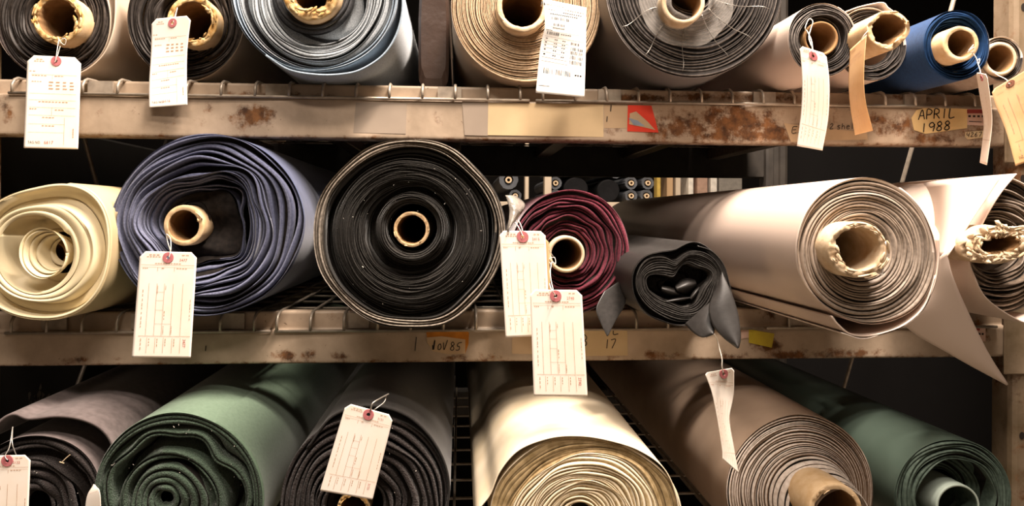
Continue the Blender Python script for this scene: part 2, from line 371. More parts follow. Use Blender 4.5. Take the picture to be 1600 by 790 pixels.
def deck(label, lv, x0, x1, pitch, off, group):
    t = thing('wire_deck', label, 'wire deck', ((x0 + x1) / 2, YB + .03, lv['top']), group)
    r = .0026; zd = lv['deck'] - r; b = MB()
    xs = np.arange(x0 + off, x1 - .004, pitch)
    yl = YB - .004                                # the lip wire lies in front of the ledge
    for x in xs:
        P = [(x, YR + .04, zd), (x, YR - .3, zd), (x, 1.6, zd), (x, YB + .035, zd), (x, YB + .012, zd - .0015), (x, YB + .002, zd - .006), (x, yl, zd - .014), (x, yl, lv['ledge'] + .002)]
        b.tube(P, r, 6)
    b.build('long_wires', m_wire, t, smooth=True)
    b = MB(); b.tube([(x0, yl + .001, lv['ledge'] + .001), ((x0 + x1) / 2, yl + .001, lv['ledge'] + .001), (x1, yl + .001, lv['ledge'] + .001)], r, 8)
    b.build('lip_wire', m_wire, t, smooth=True)
    b = MB()
    for y in np.arange(YB + .10, YR, .1): b.tube([(x0, y, zd - 2 * r), ((x0 + x1) / 2, y, zd - 2 * r), (x1, y, zd - 2 * r)], r, 6)
    b.build('cross_wires', m_wire, t, smooth=True)
    for f in (.16, .5, .84):
        x = x0 + (x1 - x0) * f
        b = MB(); b.box(x - .02, x + .02, YB + .052, YR, zd - 4 * r - .028, zd - 3.2 * r, .002)
        b.box(x - .02, x + .02, YB + .013, YB + .0185, lv['ledge'] + .003, lv['top'] - .002)
        a = np.linspace(0, 2 * np.pi, 13)[:-1]; b.build('support_channel', m_wire, t)
    return t
X = lambda px, py=400: float(at(px, py, YB)[0])
deck('upper wire shelf panel on the left, under the pale blue roll', UP, X(14), X(826), .0548, .006, 'wire decks')
deck('upper wire shelf panel on the right, under the navy roll', UP, X(836), X(1546), .0548, .012, 'wire decks')
deck('middle wire shelf panel under the cream and slate blue rolls', LO, X(10), X(424), .0548, .010, 'wire decks')
deck('middle wire shelf panel under the large black and maroon rolls', LO, X(430), X(1192), .0548, .004, 'wire decks')
deck('middle wire shelf panel under the long pale roll on the right', LO, X(1197), X(1556), .0548, .040, 'wire decks')
deck('lowest wire shelf panel left half', BO, X(10), X(780), .0548, .01, 'wire decks')
deck('lowest wire shelf panel right half', BO, X(788), X(1556), .0548, .01, 'wire decks')
deck('wire shelf panel of the next bay on the left, middle level', LO, XL - pw - .70, XL - pw - .01, .0548, .01, 'wire decks')
deck('wire shelf panel of the next bay on the left, lowest level', BO, XL - pw - .70, XL - pw - .01, .0548, .01, 'wire decks')
for lv, nm in ((LO, 'middle'), (BO, 'lowest')):
    t = thing('shelf_beam', 'shelf beam of the next bay on the left, %s level' % nm, 'shelf beam', (XL - .45, YB, lv['bot']))
    b = MB(); b.box(XL - pw - .72, XL - pw - .008, YB, YB + .045, lv['bot'], lv['ledge'] - .001, .003); b.build('beam_body', m_dark, t)
    b = MB(); b.box(XL - pw - .72, XL - pw - .008, YR, YR + .05, lv['bot'], lv['top'] - .012, .003); b.build('rear_rail', m_dark, t)

# ------------------------------------------------------------------ fabric materials
def fab(name, c, c2=None, **k):
    d = dict(rough=.9, spec=.15, var=.3, vs=120, bump=.25, bs=900, bd=.0005); d.update(k); return mat(name, c, col2=c2, **d)
f_blk = fab('black_brown_vinyl', '#3a3430', '#2a2522', rough=.6, spec=.3)
f_blk_edge = fab('dark_edge', '#463e38', '#2c2623')
f_gap = fab('layer_gap_shade', '#241f1c', '#151210')  # shade between the layers, put into a near-black colour
f_cream = fab('cream_vinyl', '#cdbdab', '#c0ae9a', rough=.45, spec=.4, vs=8)
f_plb = fab('pale_blue_grey_felt', '#9fadb9', '#8493a2', vs=300, bump=.5, bs=700, sheen=.3)
f_plb2 = fab('pale_blue_layers', '#b6bbbf', '#868c91', vs=500, bump=.6, bs=900)
f_plb_in = fab('charcoal_felt', '#4a4a4c', '#38383a', vs=300, bump=.4)
f_tan = fab('tan_layers', '#c3ab8e', '#a78e72', vs=200); f_tan2 = fab('tan_side', '#b9a48f', '#ab957e', rough=.5, spec=.35, vs=8)
f_gry = fab('grey_silver_side', '#777473', '#6a6766', rough=.45, spec=.4, vs=6); f_gryl = fab('dark_grey_layers', '#35312f', '#242120'); f_gryw = fab('grey_layer_backing', '#7c746e', '#58524e')
f_navy = fab('navy_blue_fabric', '#1d3e69', '#18355b', vs=200, sheen=.2); f_navyl = fab('navy_layers', '#173459', '#122a49')
f_ivory = mat('ivory_film', '#d4be97', .38, .45, var=.06, vs=6, col2='#cab489'); f_ivory2 = mat('ivory_film_edge', '#e2d2ac', .45, .4, var=.06, vs=30)
f_slate = fab('slate_blue_layers', '#54576d', '#3f4255', vs=260, sheen=.3, bump=.4); f_slate2 = fab('slate_blue_edge', '#76798f', '#5a5d73', vs=300, sheen=.3); f_slates = fab('slate_blue_side', '#50566f', '#464c64', vs=60, sheen=.2)
f_bk = fab('black_fabric', '#33302c', '#211f1d', vs=300, sheen=.25, bump=.6, bs=600); f_bke = fab('black_fabric_pale_edge', '#a3988b', '#6f665d', vs=200); f_bks = fab('black_fabric_side', '#2e2b29', '#242220', sheen=.2)
f_mar = fab('maroon_cloth', '#652a36', '#471b26', vs=300, sheen=.3, bump=.6, bs=700); f_mar2 = fab('maroon_cloth_edge', '#7d3a47', '#5a2531', vs=300, sheen=.3)
f_ch = fab('charcoal_vinyl', '#2f2c2a', '#272422', rough=.5, spec=.4, bump=.15, bs=500); f_chl = fab('charcoal_layers', '#3d3a37', '#282523', vs=200)
f_wht = mat('pale_pink_white_vinyl', '#dcc7b8', .36, .45, var=.03, vs=6, bump=.05, bs=60); f_whe = mat('pale_vinyl_edge', '#e6d6c8', .6, .3, var=.05, vs=60)
f_wgl = fab('grey_taupe_layers', '#a39486', '#7d7065', vs=180, rough=.6, spec=.3); f_wgs = fab('taupe_side', '#b5a393', '#a79482', rough=.5)
f_grn = fab('green_wool', '#4a5a4b', '#323f33', vs=500, bump=1.0, bs=420, bd=.004, sheen=.25); f_grns = fab('green_wool_side', '#667966', '#5c6f5c', vs=200, sheen=.3, bump=.4)
f_woo = fab('black_wool', '#3c3533', '#272221', vs=500, bump=1.0, bs=420, bd=.004, sheen=.2); f_wooe = fab('black_wool_pale', '#5d534f', '#453c39', vs=200, bump=.5, sheen=.2)
f_mau = fab('grey_mauve_cloth', '#6f6462', '#5f5553', vs=100, sheen=.3)
f_crm = mat('cream_sheet', '#e8dac2', .5, .35, var=.06, vs=9, col2='#dcc9a8', bump=.1, bs=50); f_crml = fab('cream_layers', '#e2cfa9', '#b99c6b', vs=160); f_crmd = fab('dusty_cream_rim', '#b9a078', '#8d7650', vs=90)
f_tau = fab('taupe_vinyl', '#a8927f', '#9a8471', rough=.42, spec=.45, vs=14, bump=.1, bs=60); f_taul = fab('taupe_layers', '#846c58', '#665240', vs=160); f_tauw = fab('white_layers', '#e4d8cd', '#c9b9ab', vs=160)
f_dgr = fab('dark_green_vinyl', '#46534a', '#3d4940', rough=.4, spec=.45, vs=8, bump=.08, bs=60); f_dgrl = fab('dark_green_layers', '#4d5a50', '#38433b', vs=160, rough=.6); f_mint = mat('mint_core', '#a4b0a5', .6, .3, var=.1, vs=60)
f_lint = mat('lint', '#cfc6ba', .9, .1)
f_film = mat('clear_wrap', '#cfc8c0', .18, .6, var=.1, vs=40, bump=.5, bs=60, bd=.003, alpha=.30)

SEED = [1]
def rn(k):
    SEED[0] += 1; return np.random.RandomState(SEED[0] * 13 + k)
def fs(x, rng, n=5, lo=.15, hi=1.7):
    """smooth 1-D noise, about -1..1"""
    s = 0
    for _ in range(n): s = s + math.sqrt(1.4 / n) * np.sin(x * rng.uniform(lo, hi) * 2 * np.pi + rng.uniform(0, 6.28))
    return s
class Roll:
    def __init__(s, name, label, cat, rest, zdeck, yaw=0, pitch=0, Y=None, group='rolls of fabric on the rack'):
        s.Y = Y if Y else Yrest(rest[0], rest[1], zdeck)
        s.dir = np.array([math.tan(math.radians(yaw)), 1.0, math.tan(math.radians(pitch))])
        base = at(rest[0], rest[1], s.Y)
        s.t = thing(name, label, cat, base, group); s.rest = rest
        print('%-46s Y=%.3f' % (label[:46], s.Y))
    def P(s, px, py, dy):
        p = at(px, py, s.Y); return p + np.asarray(dy)[..., None] * s.dir
    def coil(s, c, rings, N, gap=(.25, .01), gaps=None, jit=.001, wave=.0, split=0, last=0, first=None, mats=None, nt=200, dirn=1, side=None, length=1.35, name='layered_end', clump=.45, wm=(3, 9), bulge=.0, sname='outer_wrap', us=None, sag=0, wrinkle=.003, rimmat=None, seam=1.0):
        """rings: (radii px, depth m, (dx,dy)) from the core outwards"""
        rng = rn(3); K = 5
        tabs = [r[0] for r in rings]; yo = np.array([r[1] for r in rings]); off = np.array([r[2] if len(r) > 2 else (0, 0) for r in rings], float)
        mean = np.array([np.mean(t) for t in tabs]); u = (mean - mean[0]) / (mean[-1] - mean[0])
        if us is not None: u = np.array(us, float)
        u = np.maximum.accumulate(u + np.arange(len(u)) * 1e-6); u /= u[-1]
        ts = np.arange(-nt, N * nt + 1) / nt                      # turns along the spiral
        th = (ts * 2 * np.pi) * dirn
        if gaps is None: gw = np.full(len(ts), gap[0]); gd = np.full(len(ts), gap[1])
        else:
            g = np.array(gaps, float); uu = np.clip(ts / N, 0, 1); gw = np.interp(uu, g[:, 0], g[:, 1]); gd = np.interp(uu, g[:, 0], g[:, 2])
        gw = np.clip(gw * np.exp(.55 * fs(ts, rng)), .04, .8); gd = gd * (1 + .4 * fs(ts, rng))
        fr = np.stack([0 * gw, gw, gw + (1 - gw) * .12, gw + (1 - gw) * .5, gw + (1 - gw) * .88, 0 * gw + 1], 1)
        pd = np.stack([gd, gd, gd * .04 + 0 * gw, 0 * gw, gd * .04, gd], 1)
        Q = np.clip(ts[:, None] + fr, 0, N); th2 = np.repeat(th[:, None], K + 1, 1)
        U = Q / N
        pc = rng.uniform(0, 6.28, 4); kc = [1.7, 3.3, 5.6, 8.9]; win = np.clip(np.minimum(U, 1 - U) * 8, 0, 1)
        Uw = U + clump * win * sum(np.sin(2 * np.pi * kc[q] * U + pc[q] + .8 * np.sin(th2 * (1 + q % 3) + pc[q])) / (2 * np.pi * kc[q]) for q in range(4)) / 2
        R = np.zeros_like(Q); cx = np.zeros_like(Q); cy = np.zeros_like(Q)
        tv = np.stack([per_(t, th) for t in tabs], 0)             # rings x nt
        idx = np.clip(np.searchsorted(u, Uw, side='right') - 1, 0, len(u) - 2)
        f = (Uw - u[idx]) / (u[idx + 1] - u[idx]); f = np.clip(f, 0, 1)
        col = np.repeat(np.arange(len(ts))[:, None], K + 1, 1)
        R = tv[idx, col] * (1 - f) + tv[idx + 1, col] * f
        cx = off[idx, 0] * (1 - f) + off[idx + 1, 0] * f; cy = off[idx, 1] * (1 - f) + off[idx + 1, 1] * f
        yy = yo[idx] * (1 - f) + yo[idx + 1] * f
        ph = rng.uniform(0, 6.28, 9); tt = np.pi * U
        W = 0
        for k, m_ in enumerate(range(wm[0], wm[1])): W = W + np.sin(m_ * th2 + ph[k % 9] + Q * (.35 + .12 * k)) / (wm[1] - wm[0]) ** .5
        R = R * (1 + wave * W * np.sin(np.clip(tt, 0, np.pi)) ** .5)
        J = jit * fs(ts, rng, 7, .2, 4.3)
        top = (pd < gd[:, None] * .5)
        dy = yy + pd + J[:, None] + bulge * W
        V = s.P(c[0] + cx + R * np.cos(th2), c[1] + cy - R * np.sin(th2), dy)
        n = len(ts); i, j = np.meshgrid(np.arange(n - 1), np.arange(K), indexing='ij')
        Fc = np.stack([i * (K + 1) + j, (i + 1) * (K + 1) + j, (i + 1) * (K + 1) + j + 1, i * (K + 1) + j + 1], -1).reshape(-1, 4)
        mi = np.tile(np.array([0, 1, 1, 2 if split else 1, 2 if split else 1]), (n - 1, 1))
        if last: mi[(ts[:-1] > N - last), 1:] = 3
        if first is not None: mi[ts[:-1] < first] = 0
        mi = mi.ravel()
        keep = ~((Q[i, j] >= N) & (Q[i + 1, j + 0] >= N) | (Q[i, j + 1] <= 0) & (Q[i + 1, j + 1] <= 0)).ravel()
        Fc = Fc[keep]; mi = mi[keep]
        m0, m1, m2, m3 = mats
        mk(name, V.reshape(-1, 3), Fc, [m0, m1, m2, m3], s.t, mi=mi, smooth=False)
        # outer wrap running back
        if side is not None:
            tn = nt; th = np.linspace(0, 2 * np.pi, tn + 1)[:-1]
            r0 = per_(tabs[-1], th); sc = at(1, 0, s.Y)[0] - at(0, 0, s.Y)[0]
            st = np.concatenate([[0, .001, .004], np.linspace(.015, length, 26)])
            V = []; rg = rn(5); phs = rg.uniform(0, 6.28, 12)
            for q, a in enumerate(st):
                k = min(1, a / .15)
                wv = sum(np.sin((m_ + 2) * th + phs[m_] + a * (3 + m_)) for m_ in range(6)) / 3
                rr = r0 * (1 + wrinkle * k * wv) + (0 if q == 0 else seam * (((th - 1.1) / (2 * np.pi)) % 1))
                ydep = max(a, 0) + (yo[-1] if q < 3 else max(yo[-1] * .0, 0))
                p = s.P(c[0] + off[-1, 0] + rr * np.cos(th), c[1] + off[-1, 1] - rr * np.sin(th), np.full(tn, ydep if q < 3 else max(a, yo[-1] + .005)))
                p[:, 2] -= sag * a * a
                V.append(p)
            V = np.concatenate(V); ns = len(st)
            i, j = np.meshgrid(np.arange(ns - 1), np.arange(tn), indexing='ij')
            Fc = np.stack([i * tn + j, i * tn + (j + 1) % tn, (i + 1) * tn + (j + 1) % tn, (i + 1) * tn + j], -1).reshape(-1, 4)
            V = np.vstack([V, V[-tn:].mean(0)]); e = len(V) - 1
            b0 = (ns - 1) * tn
            cap = np.array([(b0 + k, b0 + (k + 1) % tn, e, e) for k in range(tn)])
            Fl = [tuple(x) for x in Fc] + [(a_, b_, c_) for a_, b_, c_, _ in cap]
            mk(sname, V, Fl, [side], s.t, smooth=True)
        return s
    def tube(s, c, ro, ri, pro, m=None, mi_=None, rag=.0, ragr=0, length=1.3, n=96, back=None, name='cardboard_tube', ry=1.0, strips=0, mt=None, rot=0):
        """ring c traced on the tube's own front plane, pro metres in front of the roll's face"""
        rng = rn(9); th = np.linspace(0, 2 * np.pi, n + 1)[:-1]; Yt = s.Y - pro
        nz = fs(th, rng, 6, .2, 1.2) * .5 + np.convolve(rng.randn(n + 2), [.3, .5, .3], 'valid') * .6; nz2 = fs(th, rng, 6, .2, 1.2) * .5 + np.convolve(rng.randn(n + 2), [.3, .5, .3], 'valid') * .6
        # make periodic
        wgt = np.clip((th - 5.3) / .9, 0, 1); nz = nz * (1 - wgt) + nz[0] * wgt; nz2 = nz2 * (1 - wgt) + nz2[0] * wgt
        def ring(r, y, wob=0):
            r = per_(r, th) + wob
            x = r * np.cos(th); z = r * ry * np.sin(th); cr, sr = math.cos(rot), math.sin(rot)
            p = at(c[0] + x * cr - z * sr, c[1] - (x * sr + z * cr), Yt); return p + np.asarray(y)[..., None] * s.dir
        e = (per_(ro, th) - per_(ri, th)) * .12
        Rs = []
        L = length
        for y in (L, L * .5, .08, .03): Rs.append((ring(per_(ri, th), np.full(n, y)), 1))
        Rs.append((ring(per_(ri, th) + ragr * nz * .6, .004 + rag * nz), 1))
        Rs.append((ring(per_(ri, th) + e + ragr * nz * .6, .0 + rag * nz), 2))
        mid = (per_(ri, th) + per_(ro, th)) / 2
        Rs.append((ring(mid + ragr * nz2, .0 + rag * nz2 + (0.002 if rag else 0)), 2))
        Rs.append((ring(per_(ro, th) - e + ragr * nz2, .0 + rag * nz2), 2))
        Rs.append((ring(per_(ro, th) + ragr * nz2 * .5, .003 + rag * nz2), 0))
        for y in (.02, .06, L * .5, L): Rs.append((ring(per_(ro, th), np.full(n, y)), 0))
        V = np.concatenate([r for r, _ in Rs]); m_ = len(Rs)
        i, j = np.meshgrid(np.arange(m_ - 1), np.arange(n), indexing='ij')
        Fc = np.stack([i * n + j, i * n + (j + 1) % n, (i + 1) * n + (j + 1) % n, (i + 1) * n + j], -1).reshape(-1, 4)
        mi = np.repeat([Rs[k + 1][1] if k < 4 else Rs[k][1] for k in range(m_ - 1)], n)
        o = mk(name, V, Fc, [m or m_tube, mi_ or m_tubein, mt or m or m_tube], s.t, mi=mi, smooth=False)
        if strips:
            b = MB()
            for _ in range(strips):
                a = rng.uniform(0, 6.28); la = rng.uniform(.15, .55); f0 = rng.uniform(.1, .95); dr = rng.uniform(-.35, .35); hw = rng.uniform(.12, .3); V = []
                yo_ = -rng.uniform(.0, .004) - rag
                for k in range(5):
                    f = k / 4; aa = a + la * f; ri_ = float(per_(ri, np.array([aa]))[0]); ro_ = float(per_(ro, np.array([aa]))[0]); wk = hw * math.sin(math.pi * (.12 + .8 * f)) * rng.uniform(.6, 1.2)
                    for q in (-1, 0, 1):
                        rr = ri_ + (ro_ - ri_) * (f0 + dr * f + q * wk)
                        x = rr * math.cos(aa); z = rr * ry * math.sin(aa); cr, sr = math.cos(rot), math.sin(rot)
                        V.append(at(c[0] + x * cr - z * sr, c[1] - (x * sr + z * cr), Yt) + np.array([0, yo_ + .003 * abs(q) * rng.uniform(.2, 1) - .002 * f, 0]))
                b.add(V, [(k * 3 + q, k * 3 + q + 1, k * 3 + q + 4, k * 3 + q + 3) for k in range(4) for q in range(2)])
            o2 = b.build('torn_edge', mt or m or m_tube, s.t, smooth=True); md = o2.modifiers.new('s', 'SOLIDIFY'); md.thickness = .0009
        return s
    def wrap(s, pts, length=1.3, th=.0016, mats=None, name='loose_outer_sheet', fy=None, ns=14, n=8, back_shift=None):
        """a sheet edge traced in the face plane, running back along the roll"""
        P = cat_([(p[0], p[1], (p[2] if len(p) > 2 else 0)) for p in pts], n); V = []
        st = np.concatenate([[0, .003], np.linspace(.02, length, ns)])
        for a in st: V.append(s.P(P[:, 0], P[:, 1], P[:, 2] * max(0, 1 - a / .3) + a))
        m_ = len(P); V = np.concatenate(V); i, j = np.meshgrid(np.arange(len(st) - 1), np.arange(m_ - 1), indexing='ij')
        Fc = np.stack([i * m_ + j, i * m_ + j + 1, (i + 1) * m_ + j + 1, (i + 1) * m_ + j], -1).reshape(-1, 4)
        o = mk(name, V, Fc, mats, s.t, smooth=True, mi=None)
        md = o.modifiers.new('s', 'SOLIDIFY'); md.thickness = th; md.offset = 0
        if isinstance(mats, (list, tuple)) and len(mats) > 1: md.material_offset_rim = 1
        return s
def ruled(name, Aa, Bb, mats, parent, nu=24, nv=14, th=.0015, bow=0.0, n=8):
    """curved sheet between two edge lines of (px, py, Y) points"""
    def rs(P):
        Q = cat_(P, n); L = np.concatenate([[0], np.cumsum(np.linalg.norm(np.diff(Q[:, :2], axis=0), axis=1))]); t = np.linspace(0, L[-1], nu)
        return np.stack([np.interp(t, L, Q[:, k]) for k in range(3)], 1)
    a, b = rs(Aa), rs(Bb); V = []
    for k in range(nv):
        f = k / (nv - 1); q = a * (1 - f) + b * f
        V.append(at(q[:, 0], q[:, 1], q[:, 2] - bow * math.sin(math.pi * f)))
    V = np.concatenate(V); i, j = np.meshgrid(np.arange(nv - 1), np.arange(nu - 1), indexing='ij')
    Fc = np.stack([i * nu + j, i * nu + j + 1, (i + 1) * nu + j + 1, (i + 1) * nu + j], -1).reshape(-1, 4)
    o = mk(name, V, Fc, mats, parent, smooth=True)
    md = o.modifiers.new('s', 'SOLIDIFY'); md.thickness = th; md.offset = 0
    return o
def lint(r, c, rad, n, dy=-.002, rmin=.3):
    rng = rn(4); b = MB(); sc = .001
    for _ in range(n):
        a = rng.uniform(0, 6.28); q = rad * math.sqrt(rng.uniform(rmin ** 2, 1)); p = r.P(c[0] + q * math.cos(a), c[1] - q * math.sin(a), dy)
        d = rng.uniform(-1, 1, 3) * rng.uniform(.0006, .002); e = rng.uniform(-1, 1, 3) * .0005
        b.add([p - d, p + e, p + d + e * .5, p - e], [(0, 1, 2, 3)])
    b.build('lint_specks', f_lint, r.t)

DU, DL, DB = UP['deck'] + .003, LO['deck'] + .001, BO['deck'] + .001
# ================================================================= top row
r = Roll('fabric_roll', 'dark-ended roll with cream side and torn cardboard core, at the top left corner', 'fabric roll', (85, 120), DU)
r.coil((83, 28), [(40, .012), (46, .0), (72, .0), (86, .004), ([88, 90, 92, 92, 93, 91, 94, 93], .002)], 15, gap=(.3, .006), jit=.003, wave=.006, mats=(f_gap, f_blk, f_blk_edge, f_wooe), side=f_cream, split=1, last=2)
r.wrap([(176, -40), (180, 0), (177, 45), (163, 82), (138, 107), (108, 119), (84, 121)], mats=[f_cream], name='loose_outer_sheet')
r.tube((90, 28), 40, 29, .035, rag=.0035, ragr=1.5, strips=26, mt=m_torn)
r1 = r
r = Roll('fabric_roll', 'dark-ended roll with cream side and ragged core, second from left on the top shelf', 'fabric roll', (290, 124), DU)
r.coil((290, 30), [(40, .015), (46, .004), (70, .006), (88, .0), ([90, 90, 92, 94, 92, 92, 96, 92], .002)], 13, gap=(.35, .008), jit=.004, wave=.015, mats=(f_gap, f_blk, f_blk_edge, f_blk_edge), side=f_cream, split=1, last=1)
r.tube((300, 32), 40, 29, .03, rag=.003, ragr=1.2, strips=20, mt=m_torn, mi_=m_tubein)
r2 = r
r = Roll('fabric_roll', 'pale blue grey felt roll with wavy layers and golden torn core on the top shelf', 'fabric roll', (500, 112), DU)
r.coil((492, -22), [(50, .03, (-6, 0)), ([82, 75, 72, 70, 66, 72, 86, 96], .028, (-4, 8)), ([84, 77, 74, 72, 68, 74, 82, 88], .004, (-4, 8)), ([104, 98, 94, 92, 96, 106, 110, 108], .0, (0, 6)), ([110, 104, 100, 100, 112, 114, 117, 116], .012, (2, 2)), ([130, 134, 134, 130, 133, 133, 133, 134], .0)], 15,
       gaps=[(0, .2, .01), (.3, .25, .01), (.5, .2, .006), (.72, .35, .016), (.8, .55, .02), (1, .45, .012)], jit=.002, wave=.008, clump=.8, mats=(f_plb_in, f_plb2, f_plb2, f_plb), side=f_plb, last=3, us=(0, .1, .12, .62, .72, 1))
r.wrap([(610, -60), (628, -10), (624, 40), (602, 82), (565, 108), (530, 116), (490, 116), (450, 108), (415, 86)], mats=[f_plb], th=.003)
r.coil((486, -14), [(47, .012), (56, .004), (66, .014)], 3, gap=(.2, .004), mats=(f_plb_in, f_plb_in, f_plb_in, f_plb_in), name='charcoal_inner_layers')
r.tube((486, -14), 46, 28, .02, rag=.004, ragr=2.5, strips=34, mt=m_torn)
r3 = r
r = Roll('fabric_roll', 'tan roll of many tight layers with pale paper core behind the barcode sheet', 'fabric roll', (820, 124), DU)
r.coil((820, 8), [(40, .003), (60, .0), (100, .0), (114, .002), ([118, 118, 117, 116, 115, 116, 121, 122], .0)], 30, gap=(.22, .003), jit=.0012, wave=.004, mats=(f_gap, f_tan, f_tan2, f_cream), side=f_tan2, split=0, last=1)
r.tube((816, 10), 40, 31, .03, rag=.001, ragr=.6, strips=5, m=m_tubep, mt=m_tubep)
r4 = r
r = Roll('fabric_roll', 'large charcoal layered roll with silver grey side and plastic wrapped core', 'fabric roll', (1080, 118), DU)
r.coil((1083, -22), [(34, .012), (46, .002), (100, .0), (130, .002), ([139, 137, 136, 136, 137, 140, 143, 141], .0)], 24, gap=(.35, .004), jit=.0012, wave=.006, mats=(f_gap, f_gryl, f_gryw, f_gryw), side=f_gry, split=1, last=1)
r.tube((1068, 4), 34, 26, .03, m=m_tubep, mi_=m_tubein)
b = MB(); rg = rn(2)
for k in range(9):
    a = math.radians(-150 + k * 27 + rg.uniform(-8, 8)); pts = [r.P(1078 + q * math.cos(a + .05 * math.sin(q / 14)), -8 - q * math.sin(a + .05 * math.sin(q / 14)), -.004 - .003 * math.sin(q / 9)) for q in np.linspace(36, rg.uniform(80, 128), 12)]
    b.tube(pts, .0006, 5)
b.build('wrap_creases', m_swire, r.t, smooth=True)
V = []; th = np.linspace(0, 2 * np.pi, 60)
for k, (rr, dd) in enumerate([(30, -.034), (37, -.034), (39, -.02), (44, -.006), (60, -.004), (74, -.003)]):
    V += [r.P((1068 if k < 3 else 1072) + (rr + 1.2 * math.sin(9 * a + k)) * math.cos(a), (4 if k < 3 else 0) - (rr + 1.5 * math.sin(7 * a + k * 2)) * math.sin(a), dd) for a in th]
mk('clear_plastic_wrap', np.array(V), [(k * 60 + q, k * 60 + q + 1, (k + 1) * 60 + q + 1, (k + 1) * 60 + q) for k in range(5) for q in range(59)], f_film, r.t, smooth=True)
r5 = r
r = Roll('fabric_roll', 'pale pink vinyl roll with black and white lined end beside the big charcoal roll', 'fabric roll', (1280, 116), DU, yaw=-1)
r.coil((1285, 60), [(27, .012), (36, .006), (37, .0), (50, .0), ([53, 54, 55, 55, 53, 56, 60, 58], .0)], 9, gap=(.4, .004), jit=.0015, wave=.01, mats=(f_gap, f_gryl, f_gryw, f_whe), side=f_wht, split=1, last=1)
r.tube((1283, 60), 27, 23, .0, m=m_tubein, mi_=m_tubein)
r6 = r
r = Roll('fabric_roll', 'roll with long protruding crushed cardboard tube between the pink vinyl and navy rolls', 'fabric roll', (1368, 129), DU, yaw=-1)
r.coil((1358, 72), [(34, .02, (10, -8)), (38, .01, (8, -6)), ([58, 56, 60, 58, 52, 52, 54, 56], .0)], 8, gap=(.4, .006), jit=.0025, wave=.03, mats=(f_gap, f_gryl, f_gryw, f_whe), side=f_wht, split=1, last=1)
r.wrap([(1322, 18), (1345, 10), (1378, 4), (1388, 12), (1400, 22), (1412, 44)], mats=[f_whe], length=.5)
r.tube((1389, 45), [34, 31, 29, 30, 32, 33, 34, 30], [25, 23, 22, 23, 25, 26, 24, 18], .12, rag=.002, ragr=1.2, m=m_tube, strips=6)
r7 = r
r = Roll('fabric_roll', 'navy blue fabric roll with protruding cardboard tube on the top shelf', 'fabric roll', (1495, 123), DU, yaw=-1)
r.coil((1496, 70), [(26, .03, (4, -4)), (30, .012, (3, -3)), (39, .01, (0, 0)), (40, .0, (0, 0)), ([50, 52, 54, 54, 52, 53, 55, 53], .0)], 8, gap=(.3, .012), jit=.002, wave=.012, mats=(f_gap, f_navyl, f_navy, f_navy), side=f_navy, last=1)
r.tube((1502, 68), 28, 20, .03, rag=.0004, m=m_tube)
r8 = r
r = Roll('fabric_roll', 'small dark roll with brown tube at the top right beside the rack post', 'fabric roll', (1566, 126), DU, yaw=-1)
r.coil((1565, 91), [(27, .003), ([33, 33, 34, 34, 33, 34, 36, 35], .0)], 3, gap=(.3, .003), jit=.001, mats=(f_gap, f_gryl, f_wgl, f_whe), side=f_wgs, last=1, split=1)
r.tube((1563, 92), 27, 20, .004, m=m_tubep, mi_=m_tubein)
r9 = r
# brown plastic-wrapped flat package set back between two rolls
f_brn = mat('brown_plastic', '#382a23', .28, .5, var=.2, vs=5, bump=.6, bs=14, bd=.006)
_x0, _x1 = float(at(653, 60, 1.40)[0]), float(at(702, 60, 1.40)[0]); V = []; n_ = 44; prof = []
for k in range(n_):
    a = 2 * math.pi * k / n_; ca, sa = math.cos(a), math.sin(a)
    prof.append(((_x0 + _x1) / 2 + (_x1 - _x0) / 2 * (abs(ca) ** .35) * (1 if ca > 0 else -1) * (1 - .10 * (math.sin(5 * a) > .2)), DU + .14 + .138 * (abs(sa) ** .3) * (1 if sa > 0 else -1)))
yl_ = [1.40, 1.405, 1.5, 1.9, 2.3, 2.305]; sc_ = [.8, .98, 1, .97, 1, .8]; mx_, mz_ = (_x0 + _x1) / 2, DU + .14
for y_, s_ in zip(yl_, sc_): V += [(mx_ + (x_ - mx_) * s_, y_, mz_ + (z_ - mz_) * (s_ if s_ < .95 else 1)) for x_, z_ in prof]
Fc = [(i * n_ + k, i * n_ + (k + 1) % n_, (i + 1) * n_ + (k + 1) % n_, (i + 1) * n_ + k) for i in range(5) for k in range(n_)] + [tuple(range(n_)), tuple(5 * n_ + k for k in range(n_))]
tag_(mk('wrapped_package', V, Fc, f_brn), 'brown plastic wrapped package set back between the pale blue and tan rolls', 'package')
# ================================================================= middle row
r = Roll('film_roll', 'thick ivory film roll, loosely wound, at the left end of the middle shelf', 'film roll', (60, 499), DL)
r.coil((50, 397), [(34, .06, (16, 0)), ([57, 58, 59, 58, 56, 56, 58, 58], .07), ([59, 60, 61, 60, 58, 58, 60, 60], .004), ([98, 92, 76, 74, 70, 74, 74, 88], .0), ([100, 94, 78, 76, 72, 76, 76, 90], .022), ([112, 126, 97, 94, 90, 95, 96, 108], .022), ([114, 128, 99, 96, 92, 97, 98, 110], .002), ([119, 133, 104, 100, 96, 100, 102, 116], .004)], 6,
       gap=(.08, .002), jit=.0005, wave=.002, clump=0, mats=(f_ivory, f_ivory2, f_ivory, f_ivory2), side=f_ivory, us=(0, .2, .22, .56, .6, .84, .87, 1), wrinkle=.008, seam=2)
r.coil((66, 395), [(19, .04, (17, -3)), (27, .02, (9, -1)), ([33, 33, 34, 35, 34, 33, 34, 34], .006, (3, 0)), ([36, 38, 40, 39, 36, 37, 40, 38], .0)], 4, gap=(.15, .008), jit=.001, mats=(f_ivory, f_ivory2, f_ivory, f_ivory2), name='inner_turns', us=(0, .3, .7, 1))
